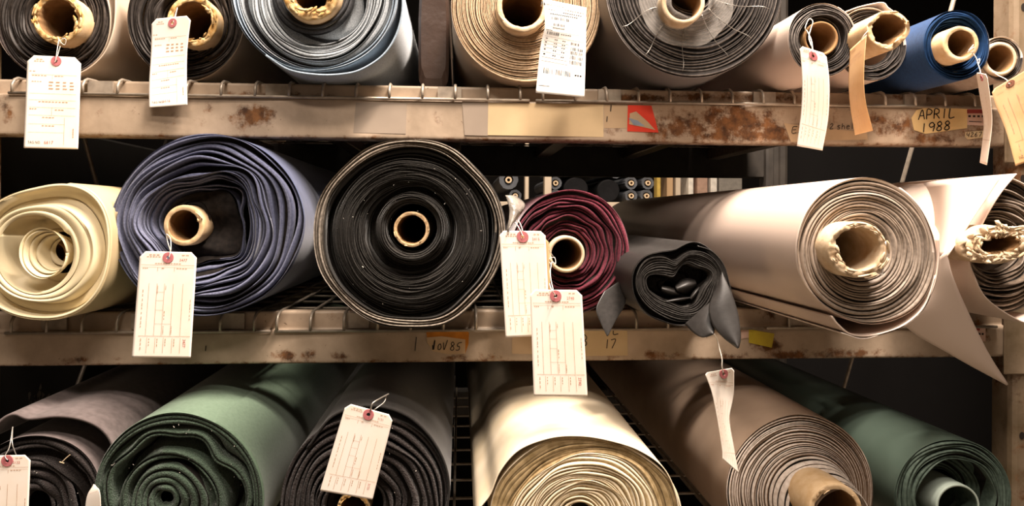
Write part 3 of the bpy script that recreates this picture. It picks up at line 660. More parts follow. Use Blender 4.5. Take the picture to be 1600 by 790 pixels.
r.tube((84, 397), 20, 17, -.045, m=m_tubein, mi_=m_tubein, name='brown_core')
m1 = r
r = Roll('fabric_roll', 'slate blue fabric roll with wavy squarish layers, second on the middle shelf', 'fabric roll', (330, 494), DL)
# angles: 0 right, 45 up-right, ... 16 values
r.coil((322, 350), [(30, .03, (-34, -2)), ([52, 50, 56, 60, 50, 52, 56, 62, 72, 60, 60, 66, 56, 58, 66, 58], .035, (-6, 0)), ([55, 56, 76, 66, 58, 62, 70, 78, 84, 72, 66, 72, 60, 62, 74, 60], .03, (-6, 0)), ([84, 84, 92, 86, 78, 76, 86, 98, 104, 86, 84, 100, 94, 90, 92, 88], .0, (-4, 0)), ([110, 108, 110, 108, 104, 102, 108, 118, 120, 108, 106, 118, 114, 110, 110, 108], .0, (-2, 0)), ([152, 150, 146, 143, 142, 142, 142, 146, 152, 150, 148, 148, 144, 142, 144, 148], .006)], 15,
       gaps=[(0, .3, .004), (.06, .3, .004), (.1, .6, .04), (.18, .5, .03), (.5, .42, .028), (.75, .42, .026), (1, .3, .016)], jit=.004, wave=.028, clump=.8, mats=(f_gap, f_slate2, f_slate, f_slate2), side=f_slates, split=1, us=(0, .06, .18, .44, .67, 1), nt=260, wm=(3, 8), first=.8)  # first turns take the gap colour: cavity shade painted on its floor
r.tube((287, 352), 32, 23, .0, rag=.0005, ragr=.3, strips=2)
m2 = r
r = Roll('fabric_roll', 'largest black fabric roll with concentric rings in the middle of the shelf', 'fabric roll', (640, 514), DL)
T_ = [150, 149, 147, 150, 150, 150, 149, 150, 151, 150, 148, 148, 146, 150, 146, 148]
r.coil((640, 366), [(38, .05, (3, -10)), (40, .004, (3, -10)), (48, -.004, (3, -10)), (57, .008, (3, -9)), (60, .04, (3, -9)), (68, .04, (2, -7)), (73, .008, (1, -5)), (90, .0), (112, .002), (124, .012), (128, .03), (131, .03), ([x * .885 + 1.5 * math.sin(i * 2.1) for i, x in enumerate(T_)], .0), ([x + 1.2 * math.sin(i * 2.9) for i, x in enumerate(T_)], .0)], 42,
       gaps=[(0, .2, .003), (.3, .2, .002), (.78, .2, .002), (.84, .5, .02), (.9, .42, .022), (1, .42, .018)], jit=.0018, wave=.008, mats=(f_gap, f_bk, f_bk, f_bke), side=f_bks, last=4, us=(0, .03, .1, .2, .22, .25, .28, .5,   .79, .86, .87, .885, .90, 1), nt=260, wm=(3, 13), clump=.3)
r.tube((643, 358), 28, 22, -.004, rag=.0007, ragr=.5, strips=5)
lint(r, (640, 366), 120, 40)
m3 = r
r = Roll('fabric_roll', 'maroon cloth roll with protruding pale cardboard tube', 'fabric roll', (888, 494), DL)
r.coil((888, 394), [(28, .012), (34, .004), (60, .0), (80, .002), ([95, 96, 98, 99, 98, 95, 92, 90, 90, 90, 91, 94, 98, 97, 96, 95], .004)], 12, gap=(.35, .008), jit=.004, wave=.022, mats=(f_gap, f_mar, f_mar2, f_mar2), side=f_mar, split=0, last=2, wm=(4, 13))
r.tube((885, 397), 29, 23, .02, m=m_tubep, mi_=m_tubein)
ruled('hanging_corner', [(978, 432, 1.13), (978, 470, 1.12), (962, 500, 1.10), (950, 524, 1.09)], [(945, 455, 1.15), (932, 482, 1.13), (939, 505, 1.11), (949, 525, 1.09)], f_bks, r.t, bow=.002)
m4 = r
r = Roll('fabric_roll', 'small charcoal vinyl roll with crumpled heart shaped core', 'fabric roll', (1058, 510), DL)
To = [80, 83, 81, 78, 61, 62, 70, 72, 68, 64, 60, 56, 58, 62, 70, 76]
Ti = [72, 76, 74, 62, 44, 56, 66, 65, 62, 55, 50, 49, 52, 57, 64, 69]
Tv = [42, 57, 44, 38, 18, 16, 26, 43, 40, 30, 24, 20, 22, 30, 36, 38]
r.coil((1056, 450), [(8, .04), ([x * .92 for x in Tv], .05), (Tv, .012), ([x + 3 for x in Tv], .002), (Ti, .0), ([x + 1 for x in Ti], .02), ([x - 3 for x in To], .022), ([x - 2 for x in To], .0), (To, .0)], 14, gaps=[(0, .2, .002), (.2, .2, .003), (.7, .22, .004), (.8, .3, .006), (1, .3, .006)], jit=.001, wave=.004, clump=.2, mats=(f_gap, f_chl, f_ch, f_ch), side=f_ch, last=1, us=(0, .12, .15, .2, .76, .78, .84, .86, 1))
for k, (x, y, a, l, w_) in enumerate([(1072, 447, .25, 17, 24), (1047, 455, -.35, 15, 15), (1060, 468, .15, 22, 8), (1086, 458, .9, 12, 9)]):
    ca, sa = math.cos(a), math.sin(a)
    Pa = [(x + ca * t * l - sa * w_ * .5 * (1 - .4 * t * t), y - sa * t * l - ca * w_ * .5 * (1 - .4 * t * t), r.Y + .02 + .012 * abs(t)) for t in (-1, -.4, .3, 1)]
    Pb = [(x + ca * t * l * .9 + sa * w_ * .5 * (1 - .5 * t * t), y - sa * t * l * .9 + ca * w_ * .5 * (1 - .5 * t * t), r.Y + .026 + .008 * t) for t in (-1, -.4, .3, 1)]
    ruled('crumpled_fold', Pa, Pb, f_ch, r.t, bow=.022, nu=16, nv=12)
r.wrap([(1090, 384), (1112, 392), (1130, 412), (1139, 440), (1146, 470), (1152, 496)], mats=[f_ch], th=.0014)
ruled('hanging_corner', [(1128, 425, 1.0), (1142, 455, .985), (1153, 490, .975), (1157, 525, .965), (1154, 543, .96)], [(1122, 445, 1.005), (1108, 478, .99), (1112, 505, .98), (1130, 527, .97), (1153, 544, .96)], f_ch, r.t, bow=.004)
ruled('hanging_corner', [(1112, 470, 1.005), (1110, 492, .995), (1116, 510, .985), (1115, 521, .98)], [(1070, 506, 1.02), (1084, 520, 1.0), (1098, 527, .985), (1114, 522, .98)], f_ch, r.t, bow=.003)
m5 = r
r = Roll('vinyl_roll', 'long pale vinyl roll with taupe layers and paper core on the middle shelf', 'vinyl roll', (1345, 526), DL, yaw=0)
r.coil((1350, 396), [(42, .02, (-2, -6)), (50, .004, (-2, -5)), (90, .0, (0, -2)), (100, .004), ([109, 108, 112, 117, 121, 120, 117, 112, 109, 107, 103, 103, 107, 110, 112, 110], .0, (4, 2))], 15, gap=(.22, .005), jit=.0015, wave=.005, mats=(f_gap, f_wgl, f_wgs, f_whe), side=f_wht, last=1, split=1, seam=2)
r.wrap([(1466, 372), (1467, 405), (1460, 445), (1440, 485), (1405, 512), (1362, 524), (1330, 522), (1310, 507), (1300, 494)], mats=[f_wht], th=.0022)
r.wrap([(1462, 430), (1446, 478), (1418, 506), (1380, 521), (1348, 529), (1316, 520)], mats=[f_whe], th=.0016, length=.7, name='second_loose_sheet')
r.tube((1341, 388), [46, 44, 42, 44, 46, 46, 46, 46], [36, 34, 33, 34, 34, 32, 34, 36], .035, rag=.003, ragr=1.2, strips=26, m=m_tubep, mt=m_tubep, mi_=m_tubep)
ruled('paper_liner', [(1352, 360, .955), (1364, 354, .93), (1376, 364, .915), (1387, 384, .905)], [(1352, 414, .955), (1361, 421, .93), (1370, 426, .915), (1379, 430, .905)], m_label, r.t, bow=-.012)
m6 = r
r = Roll('vinyl_roll', 'pale vinyl roll with shredded paper core and hanging triangular flap at the right end', 'vinyl roll', (1572, 500), DL)
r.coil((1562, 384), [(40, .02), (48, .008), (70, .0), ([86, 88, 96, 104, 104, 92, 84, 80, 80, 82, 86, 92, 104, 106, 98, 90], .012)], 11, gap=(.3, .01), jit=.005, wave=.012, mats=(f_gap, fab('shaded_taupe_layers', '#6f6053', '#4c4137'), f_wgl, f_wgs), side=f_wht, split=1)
r.wrap([(1566, 273, -.03), (1540, 305, -.03), (1510, 350, -.035), (1481, 398, -.05), (1488, 428, -.05), (1510, 458, -.04), (1545, 482, -.03), (1582, 500, -.03), (1612, 492, -.02)], mats=[f_wht], th=.0016, length=1.3)
r.wrap([(1560, 274), (1585, 280), (1612, 296), (1640, 330)], mats=[f_wht], th=.0014)
ruled('draped_outer_sheet', [(1424, 289, 1.42), (1465, 282, 1.14), (1500, 279, 1.07), (1567, 273, 1.05)], [(1438, 402, 1.38), (1456, 403, 1.12), (1468, 402, 1.06), (1481, 400, 1.042)], f_wht, r.t, bow=.006)
ruled('hanging_flap', [(1479, 392, 1.042), (1489, 432, 1.05), (1515, 492, 1.08), (1545, 552, 1.115), (1575, 600, 1.15)], [(1464, 405, 1.05), (1440, 462, 1.075), (1412, 505, 1.09), (1490, 556, 1.12), (1573, 601, 1.15)], f_wht, r.t, bow=.004, nu=40)
r.tube((1557, 383), [58, 50, 34, 30, 32, 36, 42, 50, 52, 44, 34, 30, 30, 32, 38, 50], [32, 26, 14, 11, 12, 14, 18, 26, 28, 22, 14, 11, 11, 12, 16, 26], .065, rag=.006, ragr=3, strips=90, m=m_tubep, mt=m_tubep, rot=.18)
m7 = r
# ================================================================= bottom row
r = Roll('fabric_roll', 'black wool roll with grey mauve outer sheet at the bottom left corner', 'fabric roll', (60, 906), DB)
r.coil((52, 792), [(20, .02), (26, .004), ([72, 72, 74, 76, 74, 72, 72, 72], .0), ([76, 75, 77, 78, 78, 76, 74, 74], .03), ([92, 90, 88, 90, 88, 90, 90, 92], .03), ([95, 92, 91, 93, 91, 92, 92, 94], .002), ([108, 116, 112, 110, 112, 112, 112, 112], .0)], 9, gap=(.25, .008), jit=.003, wave=.02, mats=(f_gap, f_woo, f_wooe, f_mau), side=f_mau, split=0, us=(0, .06, .5, .54, .68, .72, 1))
r.wrap([(-30, 690), (2, 656), (22, 647), (45, 654), (90, 650), (130, 656), (160, 672), (176, 700), (168, 740)], mats=[f_mau], th=.004)
lint(r, (52, 792), 100, 30)
b = MB(); b.tube([r.P(103, 718, -.012), r.P(110, 711, -.012), r.P(116, 706, -.012)], .0007, 6); b.tube([r.P(100, 717, -.012), r.P(103, 718, -.012), r.P(107, 719, -.012)], .0007, 6); b.build('plastic_tack', m_tubep, r.t)
b1 = r
r = Roll('fabric_roll', 'green wool roll with wavy folded layers in the bottom row', 'fabric roll', (276, 914), DB)
Tw = [116, 111, 94, 110, 106, 114, 109, 119, 114, 108, 112, 106, 112, 108, 114, 108]
r.coil((276, 780), [(10, .012, (-20, 0)), (15, .0, (-20, 0)), ([60, 60, 62, 64, 62, 62, 62, 62], .0, (-10, 8)), ([63, 63, 65, 67, 65, 65, 65, 65], .03, (-10, 8)), ([68, 68, 69, 70, 68, 67, 68, 68], .03, (-10, 8)), ([70, 70, 71, 72, 70, 69, 70, 70], .002, (-9, 8)), ([83, 82, 84, 84, 82, 82, 84, 84], .0, (-9, 8)), ([84, 83, 85, 85, 83, 83, 85, 85], .06, (-9, 8)), ([x - 12.5 for x in Tw], .06), ([x - 12 for x in Tw], .004), (Tw, .0), ([x + 1.5 for x in Tw], .02), ([x + 4 for x in Tw], .02), ([120, 120, 116, 118, 118, 120, 122, 124, 124, 124, 124, 124, 124, 124, 122, 120], .002), ([134, 134, 134, 134, 136, 135, 133, 131, 128, 128, 130, 132, 134, 136, 136, 134], .0)], 11,
       gap=(.14, .006), jit=.002, wave=.002, clump=0, mats=(f_gap, f_grn, f_grn, f_grn), side=f_grns, us=(0, .04, .38, .40, .42, .44, .53, .54, .60, .605, .72, .73, .75, .77, 1), nt=280, seam=3)
lint(r, (276, 780), 125, 70)
b2 = r
r = Roll('fabric_roll', 'black wool roll with rough layers behind the tilted tag in the bottom row', 'fabric roll', (575, 936), DB)
r.coil((572, 788), [(34, .06, (-20, 6)), (44, .01, (-20, 6)), (48, .0, (-18, 6)), (110, .0), ([128, 132, 138, 140, 140, 138, 136, 134, 134, 136, 140, 144, 146, 142, 136, 130], .004)], 10, gap=(.3, .012), jit=.004, wave=.018, mats=(f_gap, f_woo, f_woo, f_wooe), side=f_bks, us=(0, .05, .1, .75, 1))
r.tube((552, 796), 26, 20, -.01, rag=.002, ragr=1, strips=8, mt=m_torn)
r.wrap([(480, 700), (520, 650), (580, 634), (640, 652), (684, 700), (702, 760), (690, 830)], mats=[f_bks], th=.003)
lint(r, (572, 788), 135, 60)
b3 = r
r = Roll('fabric_roll', 'bright cream roll with dusty rim and wavy layers in the bottom row', 'fabric roll', (915, 962), DB)
r.coil((916, 818), [(22, .02, (-8, -4)), (28, .004, (-8, -4)), ([96, 96, 88, 90, 98, 96, 98, 96], .0, (-4, -2)), ([122, 122, 110, 108, 122, 122, 122, 122], .002), ([124, 124, 112, 110, 124, 124, 124, 124], .006), ([150, 148, 138, 132, 134, 140, 144, 150, 150, 148, 148, 148, 144, 146, 148, 150], .004)], 30,
       gaps=[(0, .16, .0016), (.72, .16, .002), (.78, .06, .0003), (1, .06, .0003)], jit=.0009, wave=.014, clump=.7, mats=(f_crmd, f_crml, f_crm, f_crmd), side=f_crm, split=1, last=8, seam=3)
r.wrap([(742, 830), (746, 800), (766, 772), (782, 735), (812, 702), (860, 684), (906, 681), (952, 688), (1000, 704), (1040, 735), (1060, 790), (1056, 840)], mats=[f_crm], th=.0016)
b4 = r
r = Roll('vinyl_roll', 'taupe roll with many brown and white rings and a protruding cardboard tube', 'vinyl roll', (1262, 890), DB, yaw=0)
r.coil((1250, 768), [(62, -.006, (16, 8)), (66, -.004, (14, 7)), (86, .0, (4, 2)), ([114, 115, 117, 119, 121, 119, 117, 116, 116, 116, 118, 120, 122, 120, 117, 115], .0)], 18, gap=(.3, .004), jit=.001, wave=.003, mats=(f_gap, f_taul, f_tauw, f_taul), side=f_tau, split=1, us=(0, .05, .45, 1), wrinkle=.006)
r.coil((1250, 768), [(42, -.055, (38, 18)), (50, -.042, (30, 15)), (64, -.004, (15, 7.5))], 7, gap=(.2, .004), jit=.001, wave=.003, mats=(f_gap, f_tauw, f_tauw, f_tauw), name='white_inner_turns')
r.tube((1306, 798), 42, 33, .09, rag=.0012, ragr=.6, strips=4, m=m_tube)
b5 = r
r = Roll('vinyl_roll', 'dark green vinyl roll with pale mint core at the bottom right', 'vinyl roll', (1490, 880), DB, yaw=-2)
r.coil((1492, 778), [(36, .05, (4, 6)), (60, .035, (4, 4)), (62, .004, (4, 3)), ([76, 76, 74, 74, 72, 74, 76, 76], .0), ([92, 92, 90, 90, 90, 92, 94, 94], .006)], 13, gap=(.25, .006), jit=.002, wave=.012, mats=(f_gap, f_dgrl, f_dgr, f_dgr), side=f_dgr, us=(0, .4, .42, .7, 1), wrinkle=.008)
r.tube((1497, 790), 34, 30, -.005, m=f_mint, mi_=f_dgrl, name='mint_core')
b6 = r

# ================================================================= tags
def rsm(P, n):
    Q = cat_(P, 10) if len(P) > 2 else np.linspace(P[0], P[1], 21); return np.stack([np.interp(np.linspace(0, len(Q) - 1, n), np.arange(len(Q)), Q[:, k]) for k in range(3)], 1)
class Tag:
    def __init__(s, label, L, R, paper=None, group='paper tags hanging from the rolls', H=None, clip=.1, name='paper_tag', nv=48, nu=26, hole=(.5, .065), hr=4.2, bow=0., clipv=None, cat='paper tag'):
        L = [tuple(p) for p in L]; R = [tuple(p) for p in R]; s.L = rsm(L, 80); s.R = rsm(R, 80); s.bow = bow
        s.org = s.pt(.5, 0)
        s.t = thing(name, label, cat, s.org, group); s.hole = hole
        s.W = float(np.linalg.norm(s.pt(1, .5) - s.pt(0, .5))); s.H = float(sum(np.linalg.norm(s.pt(.5, (k + 1) / 20) - s.pt(.5, k / 20)) for k in range(20)))
        cv = (clipv if clipv is not None else clip * s.W / s.H); V = []; k_ = s.W / 80
        vs = np.concatenate([np.linspace(0, cv, 5)[:-1], np.linspace(cv, 1, nv)]) if clip else np.linspace(0, 1, nv)
        us = np.linspace(0, 1, nu)
        for v in vs:
            c = clip * max(0, 1 - v / cv) if clip else 0
            for u in us: V.append(s.pt(c + u * (1 - 2 * c), v))
        V = np.array(V); Fc = []; hp = s.pt(*hole) if hole else None; hrm = .0052
        for i in range(len(vs) - 1):
            for j in range(nu - 1):
                q = (i * nu + j, i * nu + j + 1, (i + 1) * nu + j + 1, (i + 1) * nu + j)
                if hole and all(np.linalg.norm(V[a] - hp) < hrm for a in q): continue
                Fc.append(q)
        o = mk('tag_card', V, Fc, paper or m_paper, s.t, smooth=True); md = o.modifiers.new('s', 'SOLIDIFY'); md.thickness = .0004; md.offset = 0
    def pt(s, u, v):
        v = min(max(v, 0), 1); i = v * 79; k = int(min(i, 78)); f = i - k
        a = s.L[k] * (1 - f) + s.L[k + 1] * f; b = s.R[k] * (1 - f) + s.R[k + 1] * f; q = a * (1 - u) + b * u
        return at(q[0], q[1], q[2] - s.bow * math.sin(math.pi * u))
    def front(s, u, v, d=.0006):
        p = s.pt(u, v); e = .01; du = s.pt(min(u + e, 1), v) - s.pt(max(u - e, 0), v); dv = s.pt(u, min(v + e, 1)) - s.pt(u, max(v - e, 0))
        n = np.cross(du, dv); n /= np.linalg.norm(n) + 1e-12
        if np.dot(n, np.array([0, 0, CAMZ]) - p) < 0: n = -n
        return p + n * d
    def ring(s, m=None, ro=.0072, ri=.0026):
        n = 28; V = []
        for r_, d in ((ro, .0004), (ro * .96, .0012), (ri, .0012), (ri, -.0008), (ro * .96, -.0008)):
            for k in range(n):
                a = 2 * math.pi * k / n; V.append(s.front(s.hole[0] + r_ * math.cos(a) / s.W, s.hole[1] + r_ * math.sin(a) / s.H, d))
        Fc = [(i * n + k, i * n + (k + 1) % n, (i + 1) * n + (k + 1) % n, (i + 1) * n + k) for i in range(4) for k in range(n)]
        mk('reinforcement_ring', V, Fc, m or m_ring, s.t, smooth=False)['label'] = 'dull red reinforcement ring round the punched hole'
    def print_(s, rects, name='printed_form', m=None):
        b = MB()
        for (u0, v0, u1, v1) in rects:
            nu = max(1, int(abs(u1 - u0) * 12)); nv = max(1, int(abs(v1 - v0) * 20))
            V = [s.front(u0 + (u1 - u0) * i / nu, v0 + (v1 - v0) * j / nv) for j in range(nv + 1) for i in range(nu + 1)]
            b.add(V, [(j * (nu + 1) + i, j * (nu + 1) + i + 1, (j + 1) * (nu + 1) + i + 1, (j + 1) * (nu + 1) + i) for j in range(nv) for i in range(nu)])
        b.build(name, m or m_print, s.t)
    def text(s, txt, u, v, h, m=None, rot=0, name='number', stretch=1.0, parent=None):
        """h = cap height in units of tag height; (u,v) left baseline"""
        V, Fc = glyphs(txt); hm = h * s.H; out = []
        for x, y in V:
            x = x * hm * stretch; y = y * hm
            if rot == 90: du, dv = -y, x         # reads downwards
            else: du, dv = x, -y
            if rot == 90: du = y
            out.append(s.front(min(max(u + du / s.W, 0), 1), v + dv / s.H, .0008))
        mk(name, out, Fc, m or m_red, s.t)
def string(t, pts, r=.0006, m=None, name='string', n=8):
    b = MB(); P = cat_([tuple(p) for p in pts], n); b.tube(at(P[:, 0], P[:, 1], P[:, 2]), r, 6); return b.build(name, m or m_string, t.t, smooth=True)
def dash(u0, u1, v, h=.006, n=6, seed=0, gap=.3):
    rg = np.random.RandomState(seed + int(v * 1000)); w_ = (u1 - u0) / n
    return [(u0 + k * w_, v, u0 + (k + 1 - gap * rg.uniform(.5, 1.2)) * w_, v + h) for k in range(n)]
def vdash(v0, v1, u, w_=.012, n=9, seed=0):
    rg = np.random.RandomState(seed + int(u * 1000)); h = (v1 - v0) / n
    return [(u, v0 + k * h, u + w_, v0 + (k + .7 * rg.uniform(.5, 1.2)) * h) for k in range(n)]
def formB(t, num, both=True, lower=True):
    R = dash(.17, .36, .028, .007, 3) + dash(.13, .38, .046, .006, 5) + dash(.74, .88, .028, .006, 2) + dash(.28, .74, .108, .006, 10)
    R += [(.04, .124, .97, .1265), (.05, .146, .96, .148), (.33, .148, .336, .185), (.62, .148, .626, .185)] + dash(.07, .17, .154, .006, 3) + dash(.4, .46, .154, .006, 1) + dash(.66, .86, .154, .006, 4)
    if lower:
        for u in (.2, .34, .47, .62, .79): R.append((u, .30, u + .006, .79))
        for v in (.38, .46, .55, .68): R.append((.34, v, .62 if v > .6 else .47, v + .002))
        R.append((.08, .795, .97, .798))
        for u in (.23, .37, .51, .66, .80): R.append((u, .81, u + .006, .955))
        R += vdash(.36, .74, .10) + vdash(.45, .66, .93, .01, 6) + vdash(.32, .40, .35) + vdash(.32, .36, .49) + vdash(.70, .78, .49) + vdash(.70, .78, .63) + vdash(.56, .66, .49, .014, 3)
        for u in (.12, .26, .40, .54, .69): R += vdash(.82, .90 if u > .2 else .94, u, .014, 3)
    t.print_(R)
    if num:
        t.text(num, .70, .088, .026, name='number')
        if both and lower: t.text(num, .845, .82, .028, rot=90, name='number')
def formA(t, num, m=None):
    R = dash(.17, .3, .035, .006, 2) + dash(.13, .33, .055, .006, 4) + dash(.05, .18, .165, .006, 2)
    R += [(.09, .20, .93, .2025), (.48, .20, .485, .25)] + dash(.10, .38, .21, .006, 5) + dash(.52, .70, .21, .006, 3) + dash(.10, .3, .275, .006, 4)
    for v in (.275, .31, .345): R += dash(.42, .94, v, .011, 4, gap=.45)
    for v in (.405, .475, .555, .64, .735, .825): R.append((.07, v, .93 if v < .66 else .73, v + .0025))
    R += dash(.24, .80, .49, .008, 9) + dash(.08, .22, .57, .008, 3) + dash(.55, .72, .575, .008, 3) + dash(.32, .56, .66, .008, 4) + dash(.32, .56, .75, .008, 4)
    R += [(.49, .557, .495, .638), (.73, .66, .736, .96)] + vdash(.78, .88, .89, .02, 6)
    t.print_(R)
    t.text('TAG NO.', .07, .95, .03, m=m_ink, name='printed_words', stretch=.8)
    if num: t.text(num, .37, .95, .035, name='number')

def P3(pts, Y): return [(x, y, Y) for x, y in pts]
# T1
y = r1.Y - .05
t = Tag('flat cream tag stamped TAG NO. 6617 hanging at the top left', P3([(43, 86), (37, 231)], y), P3([(127, 90), (122, 233)], y), clip=.12, hole=(.54, .05)); t.ring(ro=.0082); formA(t, '6617')
string(t, [(93, 70, r1.Y - .037), (92, 62, r1.Y - .045), (89, 80, y - .002), (87, 95, y - .003), (88, 93, y + .002), (94, 72, r1.Y - .04)])
string(t, [(94, 66, r1.Y - .045), (98, 60, r1.Y - .046), (103, 62, r1.Y - .045), (101, 70, r1.Y - .043), (95, 66, r1.Y - .045), (90, 58, r1.Y - .045)], name='string_knot')
t1 = t
y = r2.Y - .045
t = Tag('curled cream tag in front of the ragged core, second along the top shelf', [(237, 30, y), (236, 80, y + .004), (233, 130, y), (233, 168, y - .006)], [(299, 24, y - .01), (293, 75, y - .004), (292, 120, y - .006), (293, 164, y - .012)], clip=.12, hole=(.54, .06)); t.ring(ro=.007); formA(t, None); t.text('6616', .36, .945, .03)
string(t, [(277, 14, r2.Y - .036), (275, 20, r2.Y - .045), (271, 34, y - .006), (272, 36, y + .002), (277, 12, r2.Y - .034)])
# T3 label sheet
y = r4.Y - .06
t = Tag('white barcode label sheet printed BENECKE-KALIKO on the tan roll', [(848, -2, y), (851, 40, y - .004), (844, 75, y + .004), (837, 145, y)], [(916, 12, y), (916, 50, y), (915, 90, y + .002), (913, 152, y - .004)], paper=m_label, clip=0, hole=None, group=None, name='label_sheet', bow=.004, cat='label sheet')
t.text('BENECKE-KALIKO', .08, .07, .026, m=m_ink, name='printed_words', stretch=.72)
R = [(.02, .045, .045, .075), (.05, .045, .055, .075)] + dash(.5, .95, .085, .007, 8) + dash(.05, .28, .115, .006, 4) + dash(.45, .9, .125, .01, 9) + dash(.15, .8, .16, .012, 14) + dash(.2, .48, .34, .01, 8) + dash(.05, .2, .38, .01, 4) + dash(.4, .66, .42, .01, 5)
rg = np.random.RandomState(4)
def bars(u0, u1, v0, v1):
    out = []; u = u0
    while u < u1: w_ = rg.choice([.006, .01, .016]); out.append((u, v0, u + w_, v1)); u += w_ + rg.choice([.007, .012, .016])
    return out
R += bars(.18, .58, .20, .235) + bars(.22, .48, .28, .315) + bars(.08, .36, .41, .455) + bars(.66, .84, .52, .55)
for v in (.585, .63, .675, .72): R += bars(.66, .92, v, v + .034)
R += bars(.12, .30, .815, .855) + bars(.36, .70, .815, .855)
for v in (.10, .19, .26, .33, .40, .49, .56, .60, .645, .69, .735, .765): R.append((.05, v, .62 if v > .5 else .97, v + .003))
for v in (.52, .575, .615, .66, .705): R += dash(.08, .14, v, .01, 1) + dash(.28, .36, v, .01, 2) + dash(.46, .54, v, .01, 2)
R += dash(.78, .94, .83, .012, 3) + dash(.05, .28, .94, .006, 8)
t.print_(R, m=m_ink)
b = MB(); b.box(*[float(v) for v in (at(846, 4, y)[0], at(850, 4, y)[0], r4.Y - .045, y + .001, at(846, 6, y)[2], at(846, 2, y)[2])]); b.build('staple', m_swire, t.t)
# T4
y = r6.Y - .05
t = Tag('twisted white tag on the pink vinyl roll with the black lined end', [(1249, 71, y), (1253, 120, y - .004), (1252, 170, y), (1245, 228, y + .008)], [(1291, 84, y - .035), (1296, 130, y - .04), (1294, 185, y - .038), (1285, 235, y - .03)], clip=.12, hole=(.5, .07)); t.ring(ro=.0075); formB(t, None)
string(t, [(1270, 82, y - .022), (1268, 64, y - .002), (1262, 50, r6.Y - .01), (1258, 44, r6.Y - .008), (1264, 30, r6.Y - .006), (1270, 34, r6.Y - .008), (1266, 48, r6.Y - .012), (1264, 60, y + .006), (1271, 80, y - .014)], r=.0008)
# T5
y = r7.Y - .09
t = Tag('tan manila tag curling down from the crushed cardboard tube', [(1328, 78, y), (1326, 130, y), (1329, 170, y + .004), (1336, 211, y + .012)], [(1354, 54, y - .04), (1350, 110, y - .044), (1352, 155, y - .042), (1364, 204, y - .03)], paper=m_kraft, clip=0, hole=None); formB(t, None)
string(t, [(1342, 70, y - .02), (1348, 58, y - .03), (1356, 48, r7.Y - .12)], r=.0006)
# T6
y = r8.Y - .06
t = Tag('very narrow white tag turned edge on below the navy roll', [(1525, 113, y), (1531, 150, y), (1537, 195, y + .004), (1531, 254, y + .01)], [(1542, 116, y - .05), (1547, 150, y - .052), (1550, 195, y - .05), (1542, 258, y - .045)], clip=.12, hole=(.5, .07)); t.ring(ro=.0065); t.print_([(.05, .8, .95, .803)] + vdash(.3, .7, .2) + vdash(.3, .7, .6))
string(t, [(1534, 124, y - .025), (1531, 108, y - .005), (1527, 96, r8.Y - .054), (1531, 92, r8.Y - .056), (1529, 100, r8.Y - .056), (1525, 90, r8.Y - .054), (1518, 80, r8.Y - .052)], r=.0007)
string(t, [(1512, 82, r8.Y - .054), (1517, 77, r8.Y - .056), (1522, 74, r8.Y - .055), (1519, 82, r8.Y - .054), (1514, 79, r8.Y - .056), (1521, 70, r8.Y - .054)], r=.0007, name='string_knot')
# T7
y = r9.Y - .05
t = Tag('tilted tan manila tag cut off by the right edge of the picture', [(1549, 141, y), (1556, 165, y), (1572, 205, y), (1587, 259, y - .004)], [(1640, 88, y), (1652, 120, y), (1668, 165, y), (1690, 225, y)], paper=m_kraft, clip=.06, hole=(.30, .075)); t.ring(m_ringd, ro=.0085); formB(t, None); t.text('TAG NO.', .07, .955, .025, m=m_ink, stretch=.8, name='printed_words')
string(t, [(1577, 131, y - .003), (1572, 124, y + .01), (1560, 118, r9.Y - .012), (1550, 112, r9.Y - .008)], r=.0007)
# T8
y = m2.Y - .05
t = Tag('white tag stamped 3477 in front of the slate blue roll', P3([(219, 392), (206, 558)], y), P3([(308, 394), (298, 559)], y), clip=.1, hole=(.5, .055)); t.ring(ro=.0082); formB(t, '3477')
string(t, [(264, 402, y - .003), (266, 392, y), (262, 378, m2.Y - .034), (260, 366, m2.Y - .034), (266, 372, m2.Y - .036), (267, 388, y), (264, 401, y + .003)], r=.0007)
# T9 + hidden second
y = m3.Y - .012
t = Tag('white tag stamped 3415 hanging left of the maroon roll tube', P3([(780, 360), (790, 527)], y), P3([(852, 361), (860, 524)], y), clip=.1, hole=(.5, .055)); t.ring(ro=.0082); formB(t, '3415')
string(t, [(817, 369, y - .003), (812, 358, y), (806, 348, y + .01), (803, 343, y + .02), (808, 342, y + .02), (814, 352, y + .01), (818, 367, y + .003)], r=.0007)
t = Tag('tan manila tag mostly hidden behind the tag stamped 3415', P3([(792, 364), (802, 520)], y + .006), P3([(857, 372), (862, 515)], y + .006), paper=m_kraft, clip=.1, hole=None); t.print_(vdash(.3, .9, .85))
string(t, [(830, 368, y + .006), (850, 380, y + .012), (864, 400, m4.Y - .022)], r=.0005)
# T10
y10 = y - .02
t = Tag('lowest hanging white tag stamped 2740 below the maroon roll', P3([(828, 452), (834, 618)], y10), P3([(909, 453), (918, 619)], y10), clip=.1, hole=(.49, .057)); t.ring(ro=.0082); formB(t, '2740')
string(t, [(868, 462, y10 - .003), (860, 448, y10), (858, 430, m4.Y - .05), (861, 414, m4.Y - .03), (856, 406, m4.Y - .025), (866, 402, m4.Y - .024), (868, 412, m4.Y - .026), (862, 410, m4.Y - .028), (860, 430, m4.Y - .045), (866, 461, y10 + .003)], r=.0007)
